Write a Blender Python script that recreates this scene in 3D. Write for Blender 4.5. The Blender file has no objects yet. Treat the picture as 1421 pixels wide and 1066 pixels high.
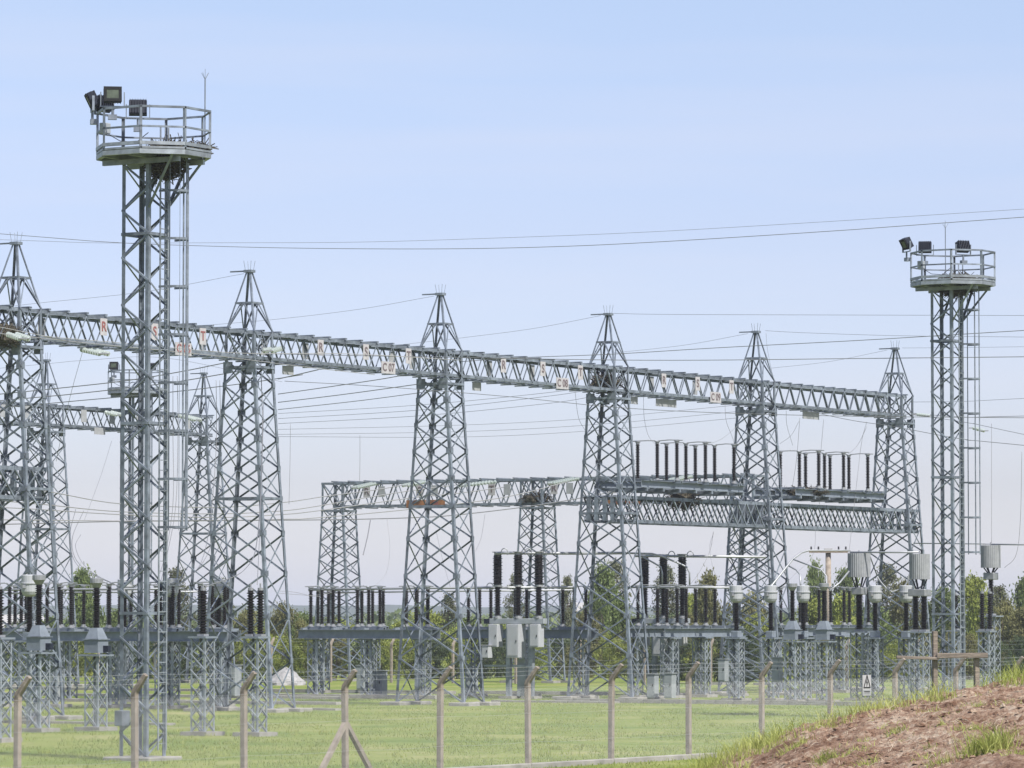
import bpy, math, random
from mathutils import Vector, Matrix, noise
import numpy as np
random.seed(7)
C = bpy.data.collections.new("substation"); bpy.context.scene.collection.children.link(C)
SC = bpy.context.scene
R = math.radians
# ------------------------------------------------------------------ camera, sky, sun, exposure
H = 4.27; F = 6000.0; TH = math.atan(322.0 / 6000.0)      # eye height, focal length in photo pixels, pitch
cam = bpy.data.cameras.new("camera"); co = bpy.data.objects.new("camera", cam); C.objects.link(co)
cam.sensor_width = 36.0; cam.lens = 36.0 * F / 1421.0
cam.clip_start = 1.0; cam.clip_end = 20000.0
co.location = (0, 0, H); co.rotation_euler = (R(90) + TH, 0, 0)
SC.camera = co
SUN_DIR = Vector((0.37, -0.46, 0.81)).normalized()
W = bpy.data.worlds.new("World"); SC.world = W; W.use_nodes = True
wn = W.node_tree.nodes; wl = W.node_tree.links
bg = wn["Background"]
sky = wn.new("ShaderNodeTexSky"); sky.sky_type = 'NISHITA'; sky.sun_disc = False
sky.sun_elevation = math.asin(SUN_DIR.z); sky.sun_rotation = math.atan2(SUN_DIR.x, SUN_DIR.y)
sky.altitude = 100; sky.air_density = 1.0; sky.dust_density = 1.2; sky.ozone_density = 2.0
# hazy spring air: the clear sky is paled towards the horizon by elevation, all round, with faint high cloud veils
wtc = wn.new("ShaderNodeTexCoord"); wsep = wn.new("ShaderNodeSeparateXYZ"); wl.new(wtc.outputs["Generated"], wsep.inputs[0])
wr = wn.new("ShaderNodeValToRGB"); e = wr.color_ramp.elements
e[0].position = 0.0; e[0].color = (1.31, 1.30, 1.63, 1); e[1].position = 1.0; e[1].color = (0.97, 0.86, 0.91, 1)
for p, c in ((0.03, (0.89, 0.85, 1.07)), (0.06, (0.865, 0.81, 1.0)), (0.09, (0.875, 0.785, 0.93)), (0.145, (0.96, 0.85, 0.91))):
    k = e.new(p); k.color = (*c, 1)
wl.new(wsep.outputs[2], wr.inputs[0])
wm = wn.new("ShaderNodeMix"); wm.data_type = 'RGBA'; wm.blend_type = 'MULTIPLY'; wm.inputs[0].default_value = 1.0
wl.new(sky.outputs[0], wm.inputs[6]); wl.new(wr.outputs[0], wm.inputs[7])
wmp = wn.new("ShaderNodeMapping"); wmp.inputs["Scale"].default_value = (5, 5, 60); wl.new(wtc.outputs["Generated"], wmp.inputs[0])
wnz = wn.new("ShaderNodeTexNoise"); wnz.inputs["Scale"].default_value = 1.0; wnz.inputs["Detail"].default_value = 3; wl.new(wmp.outputs[0], wnz.inputs[0])
wcr = wn.new("ShaderNodeMapRange"); wcr.inputs[1].default_value = 0.45; wcr.inputs[2].default_value = 0.75; wcr.inputs[3].default_value = 0.0; wcr.inputs[4].default_value = 0.2; wl.new(wnz.outputs[0], wcr.inputs[0])
wc = wn.new("ShaderNodeMix"); wc.data_type = 'RGBA'; wc.inputs[7].default_value = (4.7, 4.55, 5.0, 1); wl.new(wcr.outputs[0], wc.inputs[0]); wl.new(wm.outputs[2], wc.inputs[6])
wl.new(wc.outputs[2], bg.inputs[0]); bg.inputs[1].default_value = 0.10
sun = bpy.data.lights.new("sun", 'SUN'); sun.energy = 4.0; sun.angle = R(0.9); sun.color = (1.0, 0.955, 0.89)
so = bpy.data.objects.new("sun", sun); C.objects.link(so)
so.rotation_euler = SUN_DIR.to_track_quat('Z', 'Y').to_euler()
SC.view_settings.view_transform = 'Standard'; SC.view_settings.look = 'None'
SC.view_settings.exposure = 0.86; SC.view_settings.gamma = 1.0
SC.view_settings.use_curve_mapping = False

# ------------------------------------------------------------------ axes and helpers
PH = R(58.862)
U = Vector((math.cos(PH), math.sin(PH), 0)); V = Vector((math.sin(PH), -math.cos(PH), 0)); ZZ = Vector((0, 0, 1))
ROT = PH                                                   # local x = U, local y = -V
def at(px, py, Y):
    """point on the sight line of photo pixel (px, py) at ground distance Y"""
    a = (px - 710.5) / F; b = (533 - py) / F
    d = Vector((a, math.cos(TH) - b * math.sin(TH), math.sin(TH) + b * math.cos(TH)))
    return Vector((0, 0, H)) + d * (Y / d.y)
def gx(px, Y, z=0.0):
    p = at(px, 855 + (H - z) * F / Y, Y); return Vector((p.x, Y, z))
def zy(py, Y): return at(710, py, Y).z

def thing(name, label, cat, loc=(0, 0, 0), rz=0.0, group=None):
    o = bpy.data.objects.new(name, None); C.objects.link(o)
    o.empty_display_size = 0.3
    o.location = loc; o.rotation_euler = (0, 0, rz); o['label'] = label; o['category'] = cat
    if group: o['group'] = group
    return o
def part(name, me, parent, loc=None, rot=None, label=None, kind=None):
    o = bpy.data.objects.new(name, me); C.objects.link(o); o.parent = parent
    if loc is not None: o.location = loc
    if rot is not None: o.rotation_euler = rot
    if label: o['label'] = label
    if kind: o['kind'] = kind
    return o
def single(name, me, label, cat, loc=(0, 0, 0), rz=0.0, group=None):
    o = bpy.data.objects.new(name, me); C.objects.link(o)
    o.location = loc; o.rotation_euler = (0, 0, rz); o['label'] = label; o['category'] = cat
    if group: o['group'] = group
    return o
def struct(name, me, kind='structure', loc=(0, 0, 0)):
    o = bpy.data.objects.new(name, me); C.objects.link(o); o['kind'] = kind; o.location = loc
    return o

class MB:
    def __init__(s): s.v = []; s.f = []; s.sm = False
    def add(s, vs, fs):
        b = len(s.v); s.v += [tuple(p) for p in vs]; s.f += [tuple(i + b for i in q) for q in fs]
        return s
    def box(s, c, sx, sy, sz, ax=None):
        c = Vector(c); X, Y, Z3 = ax or (Vector((1, 0, 0)), Vector((0, 1, 0)), ZZ)
        vs = []
        for k in (-1, 1):
            for j, i in ((-1, -1), (-1, 1), (1, 1), (1, -1)):
                vs.append(c + X * (i * sx / 2) + Y * (j * sy / 2) + Z3 * (k * sz / 2))
        return s.add(vs, [(3, 2, 1, 0), (4, 5, 6, 7), (0, 1, 5, 4), (1, 2, 6, 5), (2, 3, 7, 6), (3, 0, 4, 7)])
    def prism(s, p0, p1, prof, a, b):
        n = len(prof); vs = [p0 + a * x + b * y for x, y in prof] + [p1 + a * x + b * y for x, y in prof]
        fs = [(i, (i + 1) % n, n + (i + 1) % n, n + i) for i in range(n)]
        return s.add(vs, fs), n
    def lbar(s, p0, p1, w, nrm, t=None, flip=False):
        """steel angle: one flange lying in the face whose outward normal is nrm, one pointing inward"""
        p0 = Vector(p0); p1 = Vector(p1); d = (p1 - p0).normalized(); nrm = Vector(nrm)
        a = nrm.cross(d)
        if a.length < 1e-4: a = Vector((0.3, 1, 0.2)).cross(d)
        a.normalize(); b = d.cross(a).normalized()
        if b.dot(nrm) > 0: b = -b
        if flip: a = -a
        t = t or max(0.012, w * 0.12)
        prof = [(-w / 2, 0), (w / 2, 0), (w / 2, t), (-w / 2 + t, t), (-w / 2 + t, w), (-w / 2, w)]
        base = len(s.v); s.prism(p0, p1, prof, a, b)
        for o in (0, 6):
            s.f += [(base + o, base + o + 1, base + o + 2, base + o + 3), (base + o, base + o + 3, base + o + 4, base + o + 5)]
        return s
    def corner(s, p0, p1, w, d1, d2, t=0.018):
        """leg angle: flanges running along d1 and d2 from the corner line"""
        p0 = Vector(p0); p1 = Vector(p1)
        prof = [(0, 0), (w, 0), (w, t), (t, t), (t, w), (0, w)]
        base = len(s.v); s.prism(p0, p1, prof, Vector(d1), Vector(d2))
        for o in (0, 6):
            s.f += [(base + o, base + o + 1, base + o + 2, base + o + 3), (base + o, base + o + 3, base + o + 4, base + o + 5)]
        return s
    def tube(s, pts, r, n=6, cap=True, r2=None):
        pts = [Vector(p) for p in pts]; m = len(pts); base = len(s.v); prev = None
        for i, p in enumerate(pts):
            d = (pts[min(i + 1, m - 1)] - pts[max(i - 1, 0)]).normalized()
            if prev is None:
                a = d.cross(ZZ if abs(d.z) < .9 else Vector((1, 0, 0))).normalized()
            else: a = (prev - d * prev.dot(d)).normalized()
            prev = a; b = d.cross(a)
            rr = r if r2 is None else r + (r2 - r) * i / (m - 1)
            for k in range(n):
                w = 2 * math.pi * k / n; s.v.append(tuple(p + (a * math.cos(w) + b * math.sin(w)) * rr))
        for i in range(m - 1):
            for k in range(n):
                k2 = (k + 1) % n
                s.f.append((base + i * n + k, base + i * n + k2, base + (i + 1) * n + k2, base + (i + 1) * n + k))
        if cap:
            s.f.append(tuple(base + k for k in reversed(range(n)))); s.f.append(tuple(base + (m - 1) * n + k for k in range(n)))
        return s
    def lathe(s, prof, n=12, c=(0, 0, 0)):
        base = len(s.v); c = Vector(c)
        for r, z in prof:
            for k in range(n):
                w = 2 * math.pi * k / n; s.v.append((c.x + r * math.cos(w), c.y + r * math.sin(w), c.z + z))
        for i in range(len(prof) - 1):
            for k in range(n):
                k2 = (k + 1) % n
                s.f.append((base + i * n + k, base + i * n + k2, base + (i + 1) * n + k2, base + (i + 1) * n + k))
        s.f.append(tuple(base + k for k in reversed(range(n)))); s.f.append(tuple(base + (len(prof) - 1) * n + k for k in range(n)))
        return s
    def mesh(s, mat, name="mesh", smooth=False):
        me = bpy.data.meshes.new(name); me.from_pydata(s.v, [], s.f); me.materials.append(mat)
        if smooth:
            me.polygons.foreach_set("use_smooth", [True] * len(me.polygons))
        me.update(); return me
def bevel(me, w=0.02, seg=1):
    import bmesh
    bm = bmesh.new(); bm.from_mesh(me)
    bmesh.ops.bevel(bm, geom=bm.edges[:], offset=w, segments=seg, affect='EDGES')
    bm.to_mesh(me); bm.free(); return me

# ------------------------------------------------------------------ materials
def mat(name, col, rough=0.6, metal=0.0, var=0.0, scale=3.0, bump=0.0, col2=None, detail=6, rand=0.0, stretch=None, spec=0.5, contrast=(0.35, 0.65)):
    m = bpy.data.materials.new(name); m.use_nodes = True; n = m.node_tree.nodes; l = m.node_tree.links
    b = n["Principled BSDF"]; b.inputs["Roughness"].default_value = rough; b.inputs["Metallic"].default_value = metal
    b.inputs["Specular IOR Level"].default_value = spec
    b.inputs["Base Color"].default_value = (*col, 1)
    if var or col2 or bump or rand:
        tc = n.new("ShaderNodeTexCoord"); nz = n.new("ShaderNodeTexNoise"); nz.inputs["Scale"].default_value = scale
        nz.inputs["Detail"].default_value = detail; nz.inputs["Roughness"].default_value = 0.62
        src = tc.outputs["Object"]
        if stretch:
            mp = n.new("ShaderNodeMapping"); mp.inputs["Scale"].default_value = stretch; l.new(src, mp.inputs[0]); src = mp.outputs[0]
        l.new(src, nz.inputs["Vector"])
        rp = n.new("ShaderNodeValToRGB"); rp.color_ramp.elements[0].position = contrast[0]; rp.color_ramp.elements[1].position = contrast[1]
        c2 = col2 or tuple(min(1, c * (1 + var)) for c in col); c1 = col if col2 else tuple(c * (1 - var) for c in col)
        rp.color_ramp.elements[0].color = (*c1, 1); rp.color_ramp.elements[1].color = (*c2, 1)
        l.new(nz.outputs[0], rp.inputs[0]); out = rp.outputs[0]
        if rand:
            oi = n.new("ShaderNodeObjectInfo"); hs = n.new("ShaderNodeHueSaturation")
            m1 = n.new("ShaderNodeMapRange"); m1.inputs[3].default_value = 1 - rand; m1.inputs[4].default_value = 1 + rand
            l.new(oi.outputs["Random"], m1.inputs[0]); l.new(m1.outputs[0], hs.inputs["Value"]); l.new(out, hs.inputs["Color"]); out = hs.outputs[0]
        l.new(out, b.inputs["Base Color"])
        if bump:
            bp = n.new("ShaderNodeBump"); bp.inputs["Strength"].default_value = bump; bp.inputs["Distance"].default_value = 0.05
            l.new(nz.outputs[0], bp.inputs["Height"]); l.new(bp.outputs[0], b.inputs["Normal"])
    return m
M = {}
M['steel'] = mat('galvanised_steel', (0.168, 0.194, 0.226), 0.55, 0.35, 0.38, 2.2, rand=0.2)
M['steel_fresh'] = mat('pale_galvanised_steel', (0.25, 0.278, 0.305), 0.5, 0.35, 0.3, 2.4, rand=0.18)
M['plate'] = mat('painted_grey_steel', (0.175, 0.203, 0.232), 0.55, 0.1, 0.15, 2.0)
M['glaze'] = mat('brown_porcelain_glaze', (0.009, 0.0075, 0.0075), 0.35, 0.0, 0.3, 5)
M['cap'] = mat('cast_aluminium', (0.26, 0.27, 0.28), 0.5, 0.4, 0.15, 4)
M['white'] = mat('white_enamel', (0.35, 0.365, 0.38), 0.5, 0.0, 0.06, 2.0)
M['cabinet'] = mat('grey_cabinet_paint', (0.25, 0.275, 0.285), 0.55, 0.0, 0.12, 2.0)
M['trap'] = mat('grey_fibreglass', (0.235, 0.245, 0.255), 0.65, 0.0, 0.12, 3.0)
M['pipe'] = mat('aluminium_pipe', (0.33, 0.345, 0.355), 0.5, 0.4, 0.1, 2)
M['wire'] = mat('weathered_conductor', (0.20, 0.205, 0.21), 0.6, 0.4)
M['wirelight'] = mat('aluminium_conductor', (0.36, 0.36, 0.36), 0.55, 0.4)
M['fencewire'] = mat('zinc_fence_wire', (0.36, 0.375, 0.38), 0.5, 0.4)
M['post'] = mat('weathered_concrete_post', (0.175, 0.148, 0.12), 0.9, 0, 0.2, 4.0, 0.4, col2=(0.285, 0.245, 0.203), rand=0.1)
M['concrete'] = mat('pale_concrete', (0.19, 0.185, 0.165), 0.9, 0, 0.2, 1.5, 0.3, col2=(0.29, 0.28, 0.255), rand=0.08)
M['wood'] = mat('weathered_timber', (0.12, 0.098, 0.08), 0.85, 0, 0.3, 3.0, 0.5, col2=(0.25, 0.205, 0.165), stretch=(1, 1, 6), rand=0.12)
M['nest'] = mat('dry_twigs', (0.03, 0.026, 0.017), 0.95, 0, 0.5, 5, col2=(0.085, 0.075, 0.05))
M['lampbody'] = mat('dark_lamp_housing', (0.014, 0.018, 0.030), 0.6, 0.0, 0.2, 6, spec=0.3)
M['lampglass'] = mat('lamp_glass', (0.055, 0.07, 0.05), 0.4, 0.0, 0.3, 5, spec=0.2)
M['glass'] = mat('pale_green_glass', (0.36, 0.41, 0.39), 0.25, 0.0, 0.1, 5, spec=0.8)
M['signwhite'] = mat('white_sign_plate', (0.37, 0.36, 0.365), 0.6, 0, 0.12, 3)
M['signback'] = mat('grey_sign_back', (0.30, 0.31, 0.32), 0.6, 0.1, 0.12, 3)
M['red'] = mat('faded_red_letter', (0.22, 0.075, 0.07), 0.6)
M['darkletter'] = mat('dark_letter', (0.13, 0.10, 0.105), 0.6)
M['black'] = mat('black_print', (0.016, 0.017, 0.018), 0.8, spec=0.12)
M['orange'] = mat('orange_sign_plate', (0.225, 0.10, 0.04), 0.8, 0, 0.4, 3)
M['bark'] = mat('tree_bark', (0.10, 0.08, 0.06), 0.95, 0, 0.3, 4)
M['tarp'] = mat('white_plastic_sheet', (0.27, 0.268, 0.265), 0.8, 0, 0.1, 2)
M['redtile'] = mat('house_roof', (0.30, 0.30, 0.295), 0.8, 0, 0.1, 2)
M['housewall'] = mat('house_plaster', (0.16, 0.155, 0.145), 0.9, 0, 0.08, 1)
M['housewin'] = mat('house_window', (0.05, 0.06, 0.07), 0.15)
M['hill'] = mat('wooded_hill', (0.035, 0.055, 0.028), 1.0, 0, 0.4, 0.02)
def leafmat(name, a, b, trans=0.35):
    m = mat(name, a, 0.6, 0, 0.0, 0.55, col2=b, rand=0.18, spec=0.25)
    n = m.node_tree.nodes; l = m.node_tree.links
    bs = n["Principled BSDF"]; tr = n.new("ShaderNodeBsdfTranslucent"); mx = n.new("ShaderNodeMixShader"); mx.inputs[0].default_value = trans
    src = bs.inputs["Base Color"].links[0].from_socket
    l.new(src, tr.inputs[0]); out = n["Material Output"]
    l.new(bs.outputs[0], mx.inputs[1]); l.new(tr.outputs[0], mx.inputs[2]); l.new(mx.outputs[0], out.inputs[0])
    return m
M['leaf_mid'] = leafmat('mid_green_leaves', (0.095, 0.14, 0.045), (0.20, 0.245, 0.085))
M['leaf_lime'] = leafmat('lime_green_leaves', (0.18, 0.225, 0.045), (0.34, 0.37, 0.095))
M['leaf_olive'] = leafmat('olive_brown_leaves', (0.125, 0.128, 0.05), (0.24, 0.235, 0.10))
M['leaf_dark'] = leafmat('dark_hedge_leaves', (0.045, 0.072, 0.034), (0.105, 0.135, 0.06))
M['leaf_pine'] = leafmat('dark_pine_needles', (0.085, 0.098, 0.055), (0.165, 0.175, 0.095), 0.2)
M['blade'] = leafmat('grass_blades', (0.23, 0.285, 0.05), (0.43, 0.45, 0.15), 0.4)
M['yardblade'] = leafmat('mown_grass_blades', (0.17, 0.222, 0.05), (0.29, 0.33, 0.11), 0.4)

def groundmat():
    m = bpy.data.materials.new('mown_grass_ground'); m.use_nodes = True; n = m.node_tree.nodes; l = m.node_tree.links
    b = n["Principled BSDF"]; b.inputs["Roughness"].default_value = 0.95; b.inputs["Specular IOR Level"].default_value = 0.1
    tc = n.new("ShaderNodeTexCoord")
    def nz(sc, det=6):
        t = n.new("ShaderNodeTexNoise"); t.inputs["Scale"].default_value = sc; t.inputs["Detail"].default_value = det; t.inputs["Roughness"].default_value = .65
        l.new(tc.outputs["Object"], t.inputs["Vector"]); return t.outputs[0]
    def ramp(src, stops):
        r = n.new("ShaderNodeValToRGB")
        while len(r.color_ramp.elements) < len(stops): r.color_ramp.elements.new(0.5)
        for e, (p, c) in zip(r.color_ramp.elements, stops): e.position = p; e.color = (*c, 1)
        l.new(src, r.inputs[0]); return r.outputs[0]
    big = ramp(nz(0.16), [(0.36, (0.145, 0.21, 0.048)), (0.48, (0.215, 0.265, 0.068)), (0.58, (0.265, 0.292, 0.095)), (0.68, (0.34, 0.335, 0.155))])
    fine = ramp(nz(5.0, 8), [(0.3, (0.42, 0.45, 0.38)), (0.7, (1.0, 1.0, 1.0))])
    mx = n.new("ShaderNodeMix"); mx.data_type = 'RGBA'; mx.blend_type = 'MULTIPLY'; mx.inputs[0].default_value = 0.9
    l.new(big, mx.inputs[6]); l.new(fine, mx.inputs[7]); l.new(mx.outputs[2], b.inputs["Base Color"])
    bp = n.new("ShaderNodeBump"); bp.inputs["Strength"].default_value = 0.8; bp.inputs["Distance"].default_value = 0.06
    l.new(nz(9.0, 8), bp.inputs["Height"]); l.new(bp.outputs[0], b.inputs["Normal"])
    return m
def soilmat():
    m = bpy.data.materials.new('reddish_soil'); m.use_nodes = True; n = m.node_tree.nodes; l = m.node_tree.links
    b = n["Principled BSDF"]; b.inputs["Roughness"].default_value = 0.98; b.inputs["Specular IOR Level"].default_value = 0.1
    tc = n.new("ShaderNodeTexCoord")
    def nz(sc, det=8):
        t = n.new("ShaderNodeTexNoise"); t.inputs["Scale"].default_value = sc; t.inputs["Detail"].default_value = det; t.inputs["Roughness"].default_value = .7
        mp = n.new("ShaderNodeMapping"); mp.inputs["Scale"].default_value = (1, .5, 1); l.new(tc.outputs["Object"], mp.inputs[0]); l.new(mp.outputs[0], t.inputs["Vector"]); return t.outputs[0]
    r = n.new("ShaderNodeValToRGB"); cr = r.color_ramp
    cr.elements.new(0.5); cr.elements.new(0.6)
    for e, (p, c) in zip(cr.elements, [(0.37, (0.08, 0.042, 0.027)), (0.45, (0.19, 0.115, 0.076)), (0.52, (0.315, 0.22, 0.155)), (0.60, (0.44, 0.36, 0.275))]):
        e.position = p; e.color = (*c, 1)
    mixn = n.new("ShaderNodeMix"); mixn.inputs[0].default_value = 0.5
    l.new(nz(0.75), mixn.inputs[2]); l.new(nz(7.0), mixn.inputs[3]); l.new(mixn.outputs[0], r.inputs[0]); l.new(r.outputs[0], b.inputs["Base Color"])
    bp = n.new("ShaderNodeBump"); bp.inputs["Strength"].default_value = 1.0; bp.inputs["Distance"].default_value = 0.10
    l.new(nz(10.0), bp.inputs["Height"]); l.new(bp.outputs[0], b.inputs["Normal"])
    return m
M['ground'] = groundmat(); M['soil'] = soilmat()

# ------------------------------------------------------------------ ground, hills, mound
g = MB(); g.add([(-5000, -60, 0), (5000, -60, 0), (5000, 5000, 0), (-5000, 5000, 0)], [(0, 1, 2, 3)])
struct('ground', g.mesh(M['ground'], 'ground'))

def hill_mesh(Y, x0, x1, n, hgt, depth, seed):
    s = MB(); vs = []
    for j, (dy, k) in enumerate(((-depth, 0), (-depth * .45, .62), (0, 1), (depth, 0))):
        for i in range(n):
            x = x0 + (x1 - x0) * i / (n - 1)
            z = hgt * (0.72 + 0.5 * noise.noise(Vector((x * 0.0022, seed, 0))) + 0.10 * noise.noise(Vector((x * 0.016, seed + 3, dy))) + 0.06 * noise.noise(Vector((x * 0.06, seed + 5, dy))))
            vs.append((x, Y + dy, max(-0.5, z * k - (0.5 if k == 0 else 0))))
    fs = [(j * n + i, j * n + i + 1, (j + 1) * n + i + 1, (j + 1) * n + i) for j in range(3) for i in range(n - 1)]
    s.add(vs, fs); return s.mesh(M['hill'], 'hill')
struct('hills', hill_mesh(3600, -2600, 2600, 520, 17.0, 500, 2.0))

def ridge(X):                      # height of the earth bank's crest
    pts = [(0.5, 0.0), (1.6, 0.5), (2.6, 1.25), (3.4, 1.68), (4.5, 2.08), (5.1, 2.36), (6.1, 2.62), (7.4, 2.88), (8.9, 3.20), (11, 3.5), (16, 3.9), (30, 4.1)]
    if X <= 0.5: return 0.0
    for (a, b), (c, d) in zip(pts, pts[1:]):
        if X <= c: return b + (d - b) * (X - a) / (c - a)
    return pts[-1][1]
def mound_z(X, Y):
    # crest runs along Y=75; in front the bank slopes gently down towards the viewer's side
    if Y <= 75:
        k = (75 - Y)
        xs = X * 75.0 / max(Y, 20.0) * (1 + 0.0022 * k)
        z = ridge(xs) - 0.0275 * k * min(1.0, max(0.0, xs) / 4.0)
    else:
        k = min(1.0, (Y - 75) / 9.0); z = ridge(X) * (1 - k * k * (3 - 2 * k))
    if z < 0.02: return z - 0.25
    w = min(1.0, z / 0.8)
    q = Vector((X, Y, 0))
    z += w * (0.10 * noise.noise(q * 0.55) + 0.085 * noise.noise(q * 1.7 + Vector((9, 3, 1))) + 0.075 * abs(noise.noise(q * 3.6)) + 0.04 * noise.noise(q * 8.0))
    return z
def mound_mesh():
    s = MB(); xs = np.concatenate([np.arange(0.2, 11, 0.07), np.arange(11, 30, 0.6)]); ys = np.concatenate([np.arange(36, 50, 0.8), np.arange(50, 79, 0.16), np.arange(79, 88, 0.6)])
    nx = len(xs); ny = len(ys)
    s.v = [(float(x), float(y), mound_z(float(x), float(y))) for y in ys for x in xs]
    s.f = [(j * nx + i, j * nx + i + 1, (j + 1) * nx + i + 1, (j + 1) * nx + i) for j in range(ny - 1) for i in range(nx - 1)]
    return s.mesh(M['soil'], 'mound', True)
struct('dirt_mound', mound_mesh())

def blades(pts, hmin, hmax, w, lean, name, material, rng):
    """pts: (n,3) array of roots; bent two-segment grass blades"""
    n = len(pts); ang = rng.uniform(0, 2 * np.pi, n); hh = rng.uniform(hmin, hmax, n) * rng.uniform(.55, 1.0, n)
    le = rng.uniform(.1, lean, n); da = rng.uniform(0, 2 * np.pi, n)
    wx = np.cos(ang) * w; wy = np.sin(ang) * w; lx = np.cos(da) * le * hh; ly = np.sin(da) * le * hh
    P = np.asarray(pts, float)
    v = np.zeros((n, 5, 3))
    v[:, 0] = P + np.stack([wx, wy, 0 * wx], 1); v[:, 1] = P - np.stack([wx, wy, 0 * wx], 1)
    mid = P + np.stack([lx * .35, ly * .35, hh * .6], 1)
    v[:, 2] = mid - np.stack([wx, wy, 0 * wx], 1) * .8; v[:, 3] = mid + np.stack([wx, wy, 0 * wx], 1) * .8
    v[:, 4] = P + np.stack([lx, ly, hh], 1)
    b = (np.arange(n) * 5)[:, None]
    tri = np.concatenate([b + [0, 1, 2], b + [0, 2, 3], b + [3, 2, 4]], 1).reshape(-1, 3)
    me = bpy.data.meshes.new(name); me.vertices.add(n * 5); me.vertices.foreach_set("co", v.reshape(-1))
    me.loops.add(len(tri) * 3); me.loops.foreach_set("vertex_index", tri.reshape(-1).astype(np.int32))
    me.polygons.add(len(tri)); me.polygons.foreach_set("loop_start", (np.arange(len(tri)) * 3).astype(np.int32))
    me.update(calc_edges=True); me.validate(); me.materials.append(material); return me
rng = np.random.default_rng(3)
# mown grass of the yard: short blades, thickest near the fence
pt = []
Yv = 88 + (235 - 88) * rng.power(1.0, 150000) ** 1.25
Xv = rng.uniform(-.125, .125, len(Yv)) * Yv
yard = np.stack([Xv, Yv, 0 * Xv], 1)
keep = np.array([noise.noise(Vector((x * .35, y * .14, 4.0))) > -0.30 + 0.4 * random.random() for x, y in zip(Xv, Yv)])
struct('lawn_grass', blades(yard[keep], 0.04, 0.12, 0.011, 1.0, 'lawn_grass', M['yardblade'], rng), 'stuff')
tufts = []
for k in range(420):
    y = 90 + 110 * random.random() ** 1.3; x = random.uniform(-.12, .12) * y
    for q in range(22): tufts.append((x + random.gauss(0, .16), y + random.gauss(0, .2), 0))
struct('lawn_tufts', blades(np.array(tufts), 0.07, 0.22, 0.011, 1.0, 'lawn_tufts', M['blade'], rng), 'stuff')
# grass growing along the crest of the bank and in clumps on it
gp = []
def on(x, y): return (x, y, mound_z(x, y) - 0.03)
for k in range(8500):
    px = random.uniform(930, 1440); y = 72.5 + 8.0 * random.random() ** 1.4
    x = (px - 710.5) / F * y
    if noise.noise(Vector((x * 1.1, y * .3, 2))) < -0.12 + 0.3 * random.random(): continue
    gp.append(on(x, y))
for k in range(5200):                                   # lower, left flank of the bank is all grass
    y = random.uniform(52, 76); xs = random.uniform(1.5, 4.0 + .5 * noise.noise(Vector((y * .3, 1, 1)))); x = xs * y / 75
    gp.append(on(x, y))
struct('bank_grass', blades(np.array(gp), 0.08, 0.46, 0.006, 1.2, 'bank_grass', M['blade'], rng), 'stuff')
clumps = [(1372, 1045, 59, 420, .30, .50), (1145, 1052, 60, 110, .2, .26), (1182, 1048, 60, 70, .2, .2), (1240, 1018, 66, 60, .2, .22), (1300, 1062, 58, 70, .22, .2), (1100, 1040, 63, 120, .3, .25),
          (1352, 985, 71, 90, .2, .25), (1060, 1035, 66, 180, .35, .3), (1200, 1063, 57, 60, .2, .2), (1410, 1052, 58, 90, .2, .25), (1330, 1012, 66, 40, .15, .2), (1290, 990, 71, 50, .2, .2)]
rw = random.Random(12)
for k in range(34):
    yy = rw.uniform(55, 74); clumps.append((rw.uniform(1060, 1435), 0, yy, rw.randrange(14, 46), rw.uniform(.08, .24), rw.uniform(.09, .2)))
for i, (px, py, y, n, sp, hh) in enumerate(clumps):
    if py:                                              # walk back from the crest to the spot on the slope
        for q in range(300):
            y = 76 - q * .1; x0 = (px - 710.5) / F * y; z0 = mound_z(x0, y)
            if 855 + (H - z0) * F / y >= py: break
    x0 = (px - 710.5) / F * y; roots = []
    for q in range(n):
        dx = random.gauss(0, sp * .5); dy = random.gauss(0, sp * .6); roots.append((dx, dy, mound_z(x0 + dx, y + dy) - mound_z(x0, y) - .03))
    me = blades(np.array(roots), hh * .5, hh, 0.006, 1.25, 'grass_clump', M['blade'], rng)
    o = struct('grass_clump', me, 'stuff', (x0, y, mound_z(x0, y)))
s = MB()                                                # clods and straw lying on the bare soil
for k in range(2600):
    y = random.uniform(53, 75); px = random.uniform(1010, 1440); x = (px - 710.5) / F * y; r = random.uniform(.012, .05) * (1 if random.random() < .85 else 1.9)
    z = mound_z(x, y); vs = [(x + r * random.uniform(.6, 1.3) * a, y + r * random.uniform(.6, 1.3) * b, z + r * random.uniform(.4, .8) * c) for a, b, c in ((1, 0, 0), (0, 1, 0), (-1, 0, 0), (0, -1, 0), (0, 0, 1))]
    s.add(vs, [(0, 1, 4), (1, 2, 4), (2, 3, 4), (3, 0, 4)])
for k in range(260):
    y = random.uniform(53, 75); px = random.uniform(1010, 1440); x = (px - 710.5) / F * y; r = random.uniform(.025, .065); z = mound_z(x, y) - .01; n = 7; vs = []
    for hgt, rr in ((0, 1.1), (.45, .95), (.75, .5)):
        for i in range(n):
            a = 6.283 * i / n; q = r * rr * random.uniform(.7, 1.25); vs.append((x + q * math.cos(a), y + q * math.sin(a), z + r * hgt * random.uniform(.7, 1.2)))
    vs.append((x, y, z + r * .85)); s.add(vs, [(j * n + i, j * n + (i + 1) % n, (j + 1) * n + (i + 1) % n, (j + 1) * n + i) for j in range(2) for i in range(n)] + [(14 + i, 14 + (i + 1) % n, 21) for i in range(n)])
struct('soil_clods', s.mesh(M['soil'], 'clods'), 'stuff')
s = MB(); M['straw'] = mat('dry_straw', (0.46, 0.41, 0.31), 0.9, 0, 0.25, 5)
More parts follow.
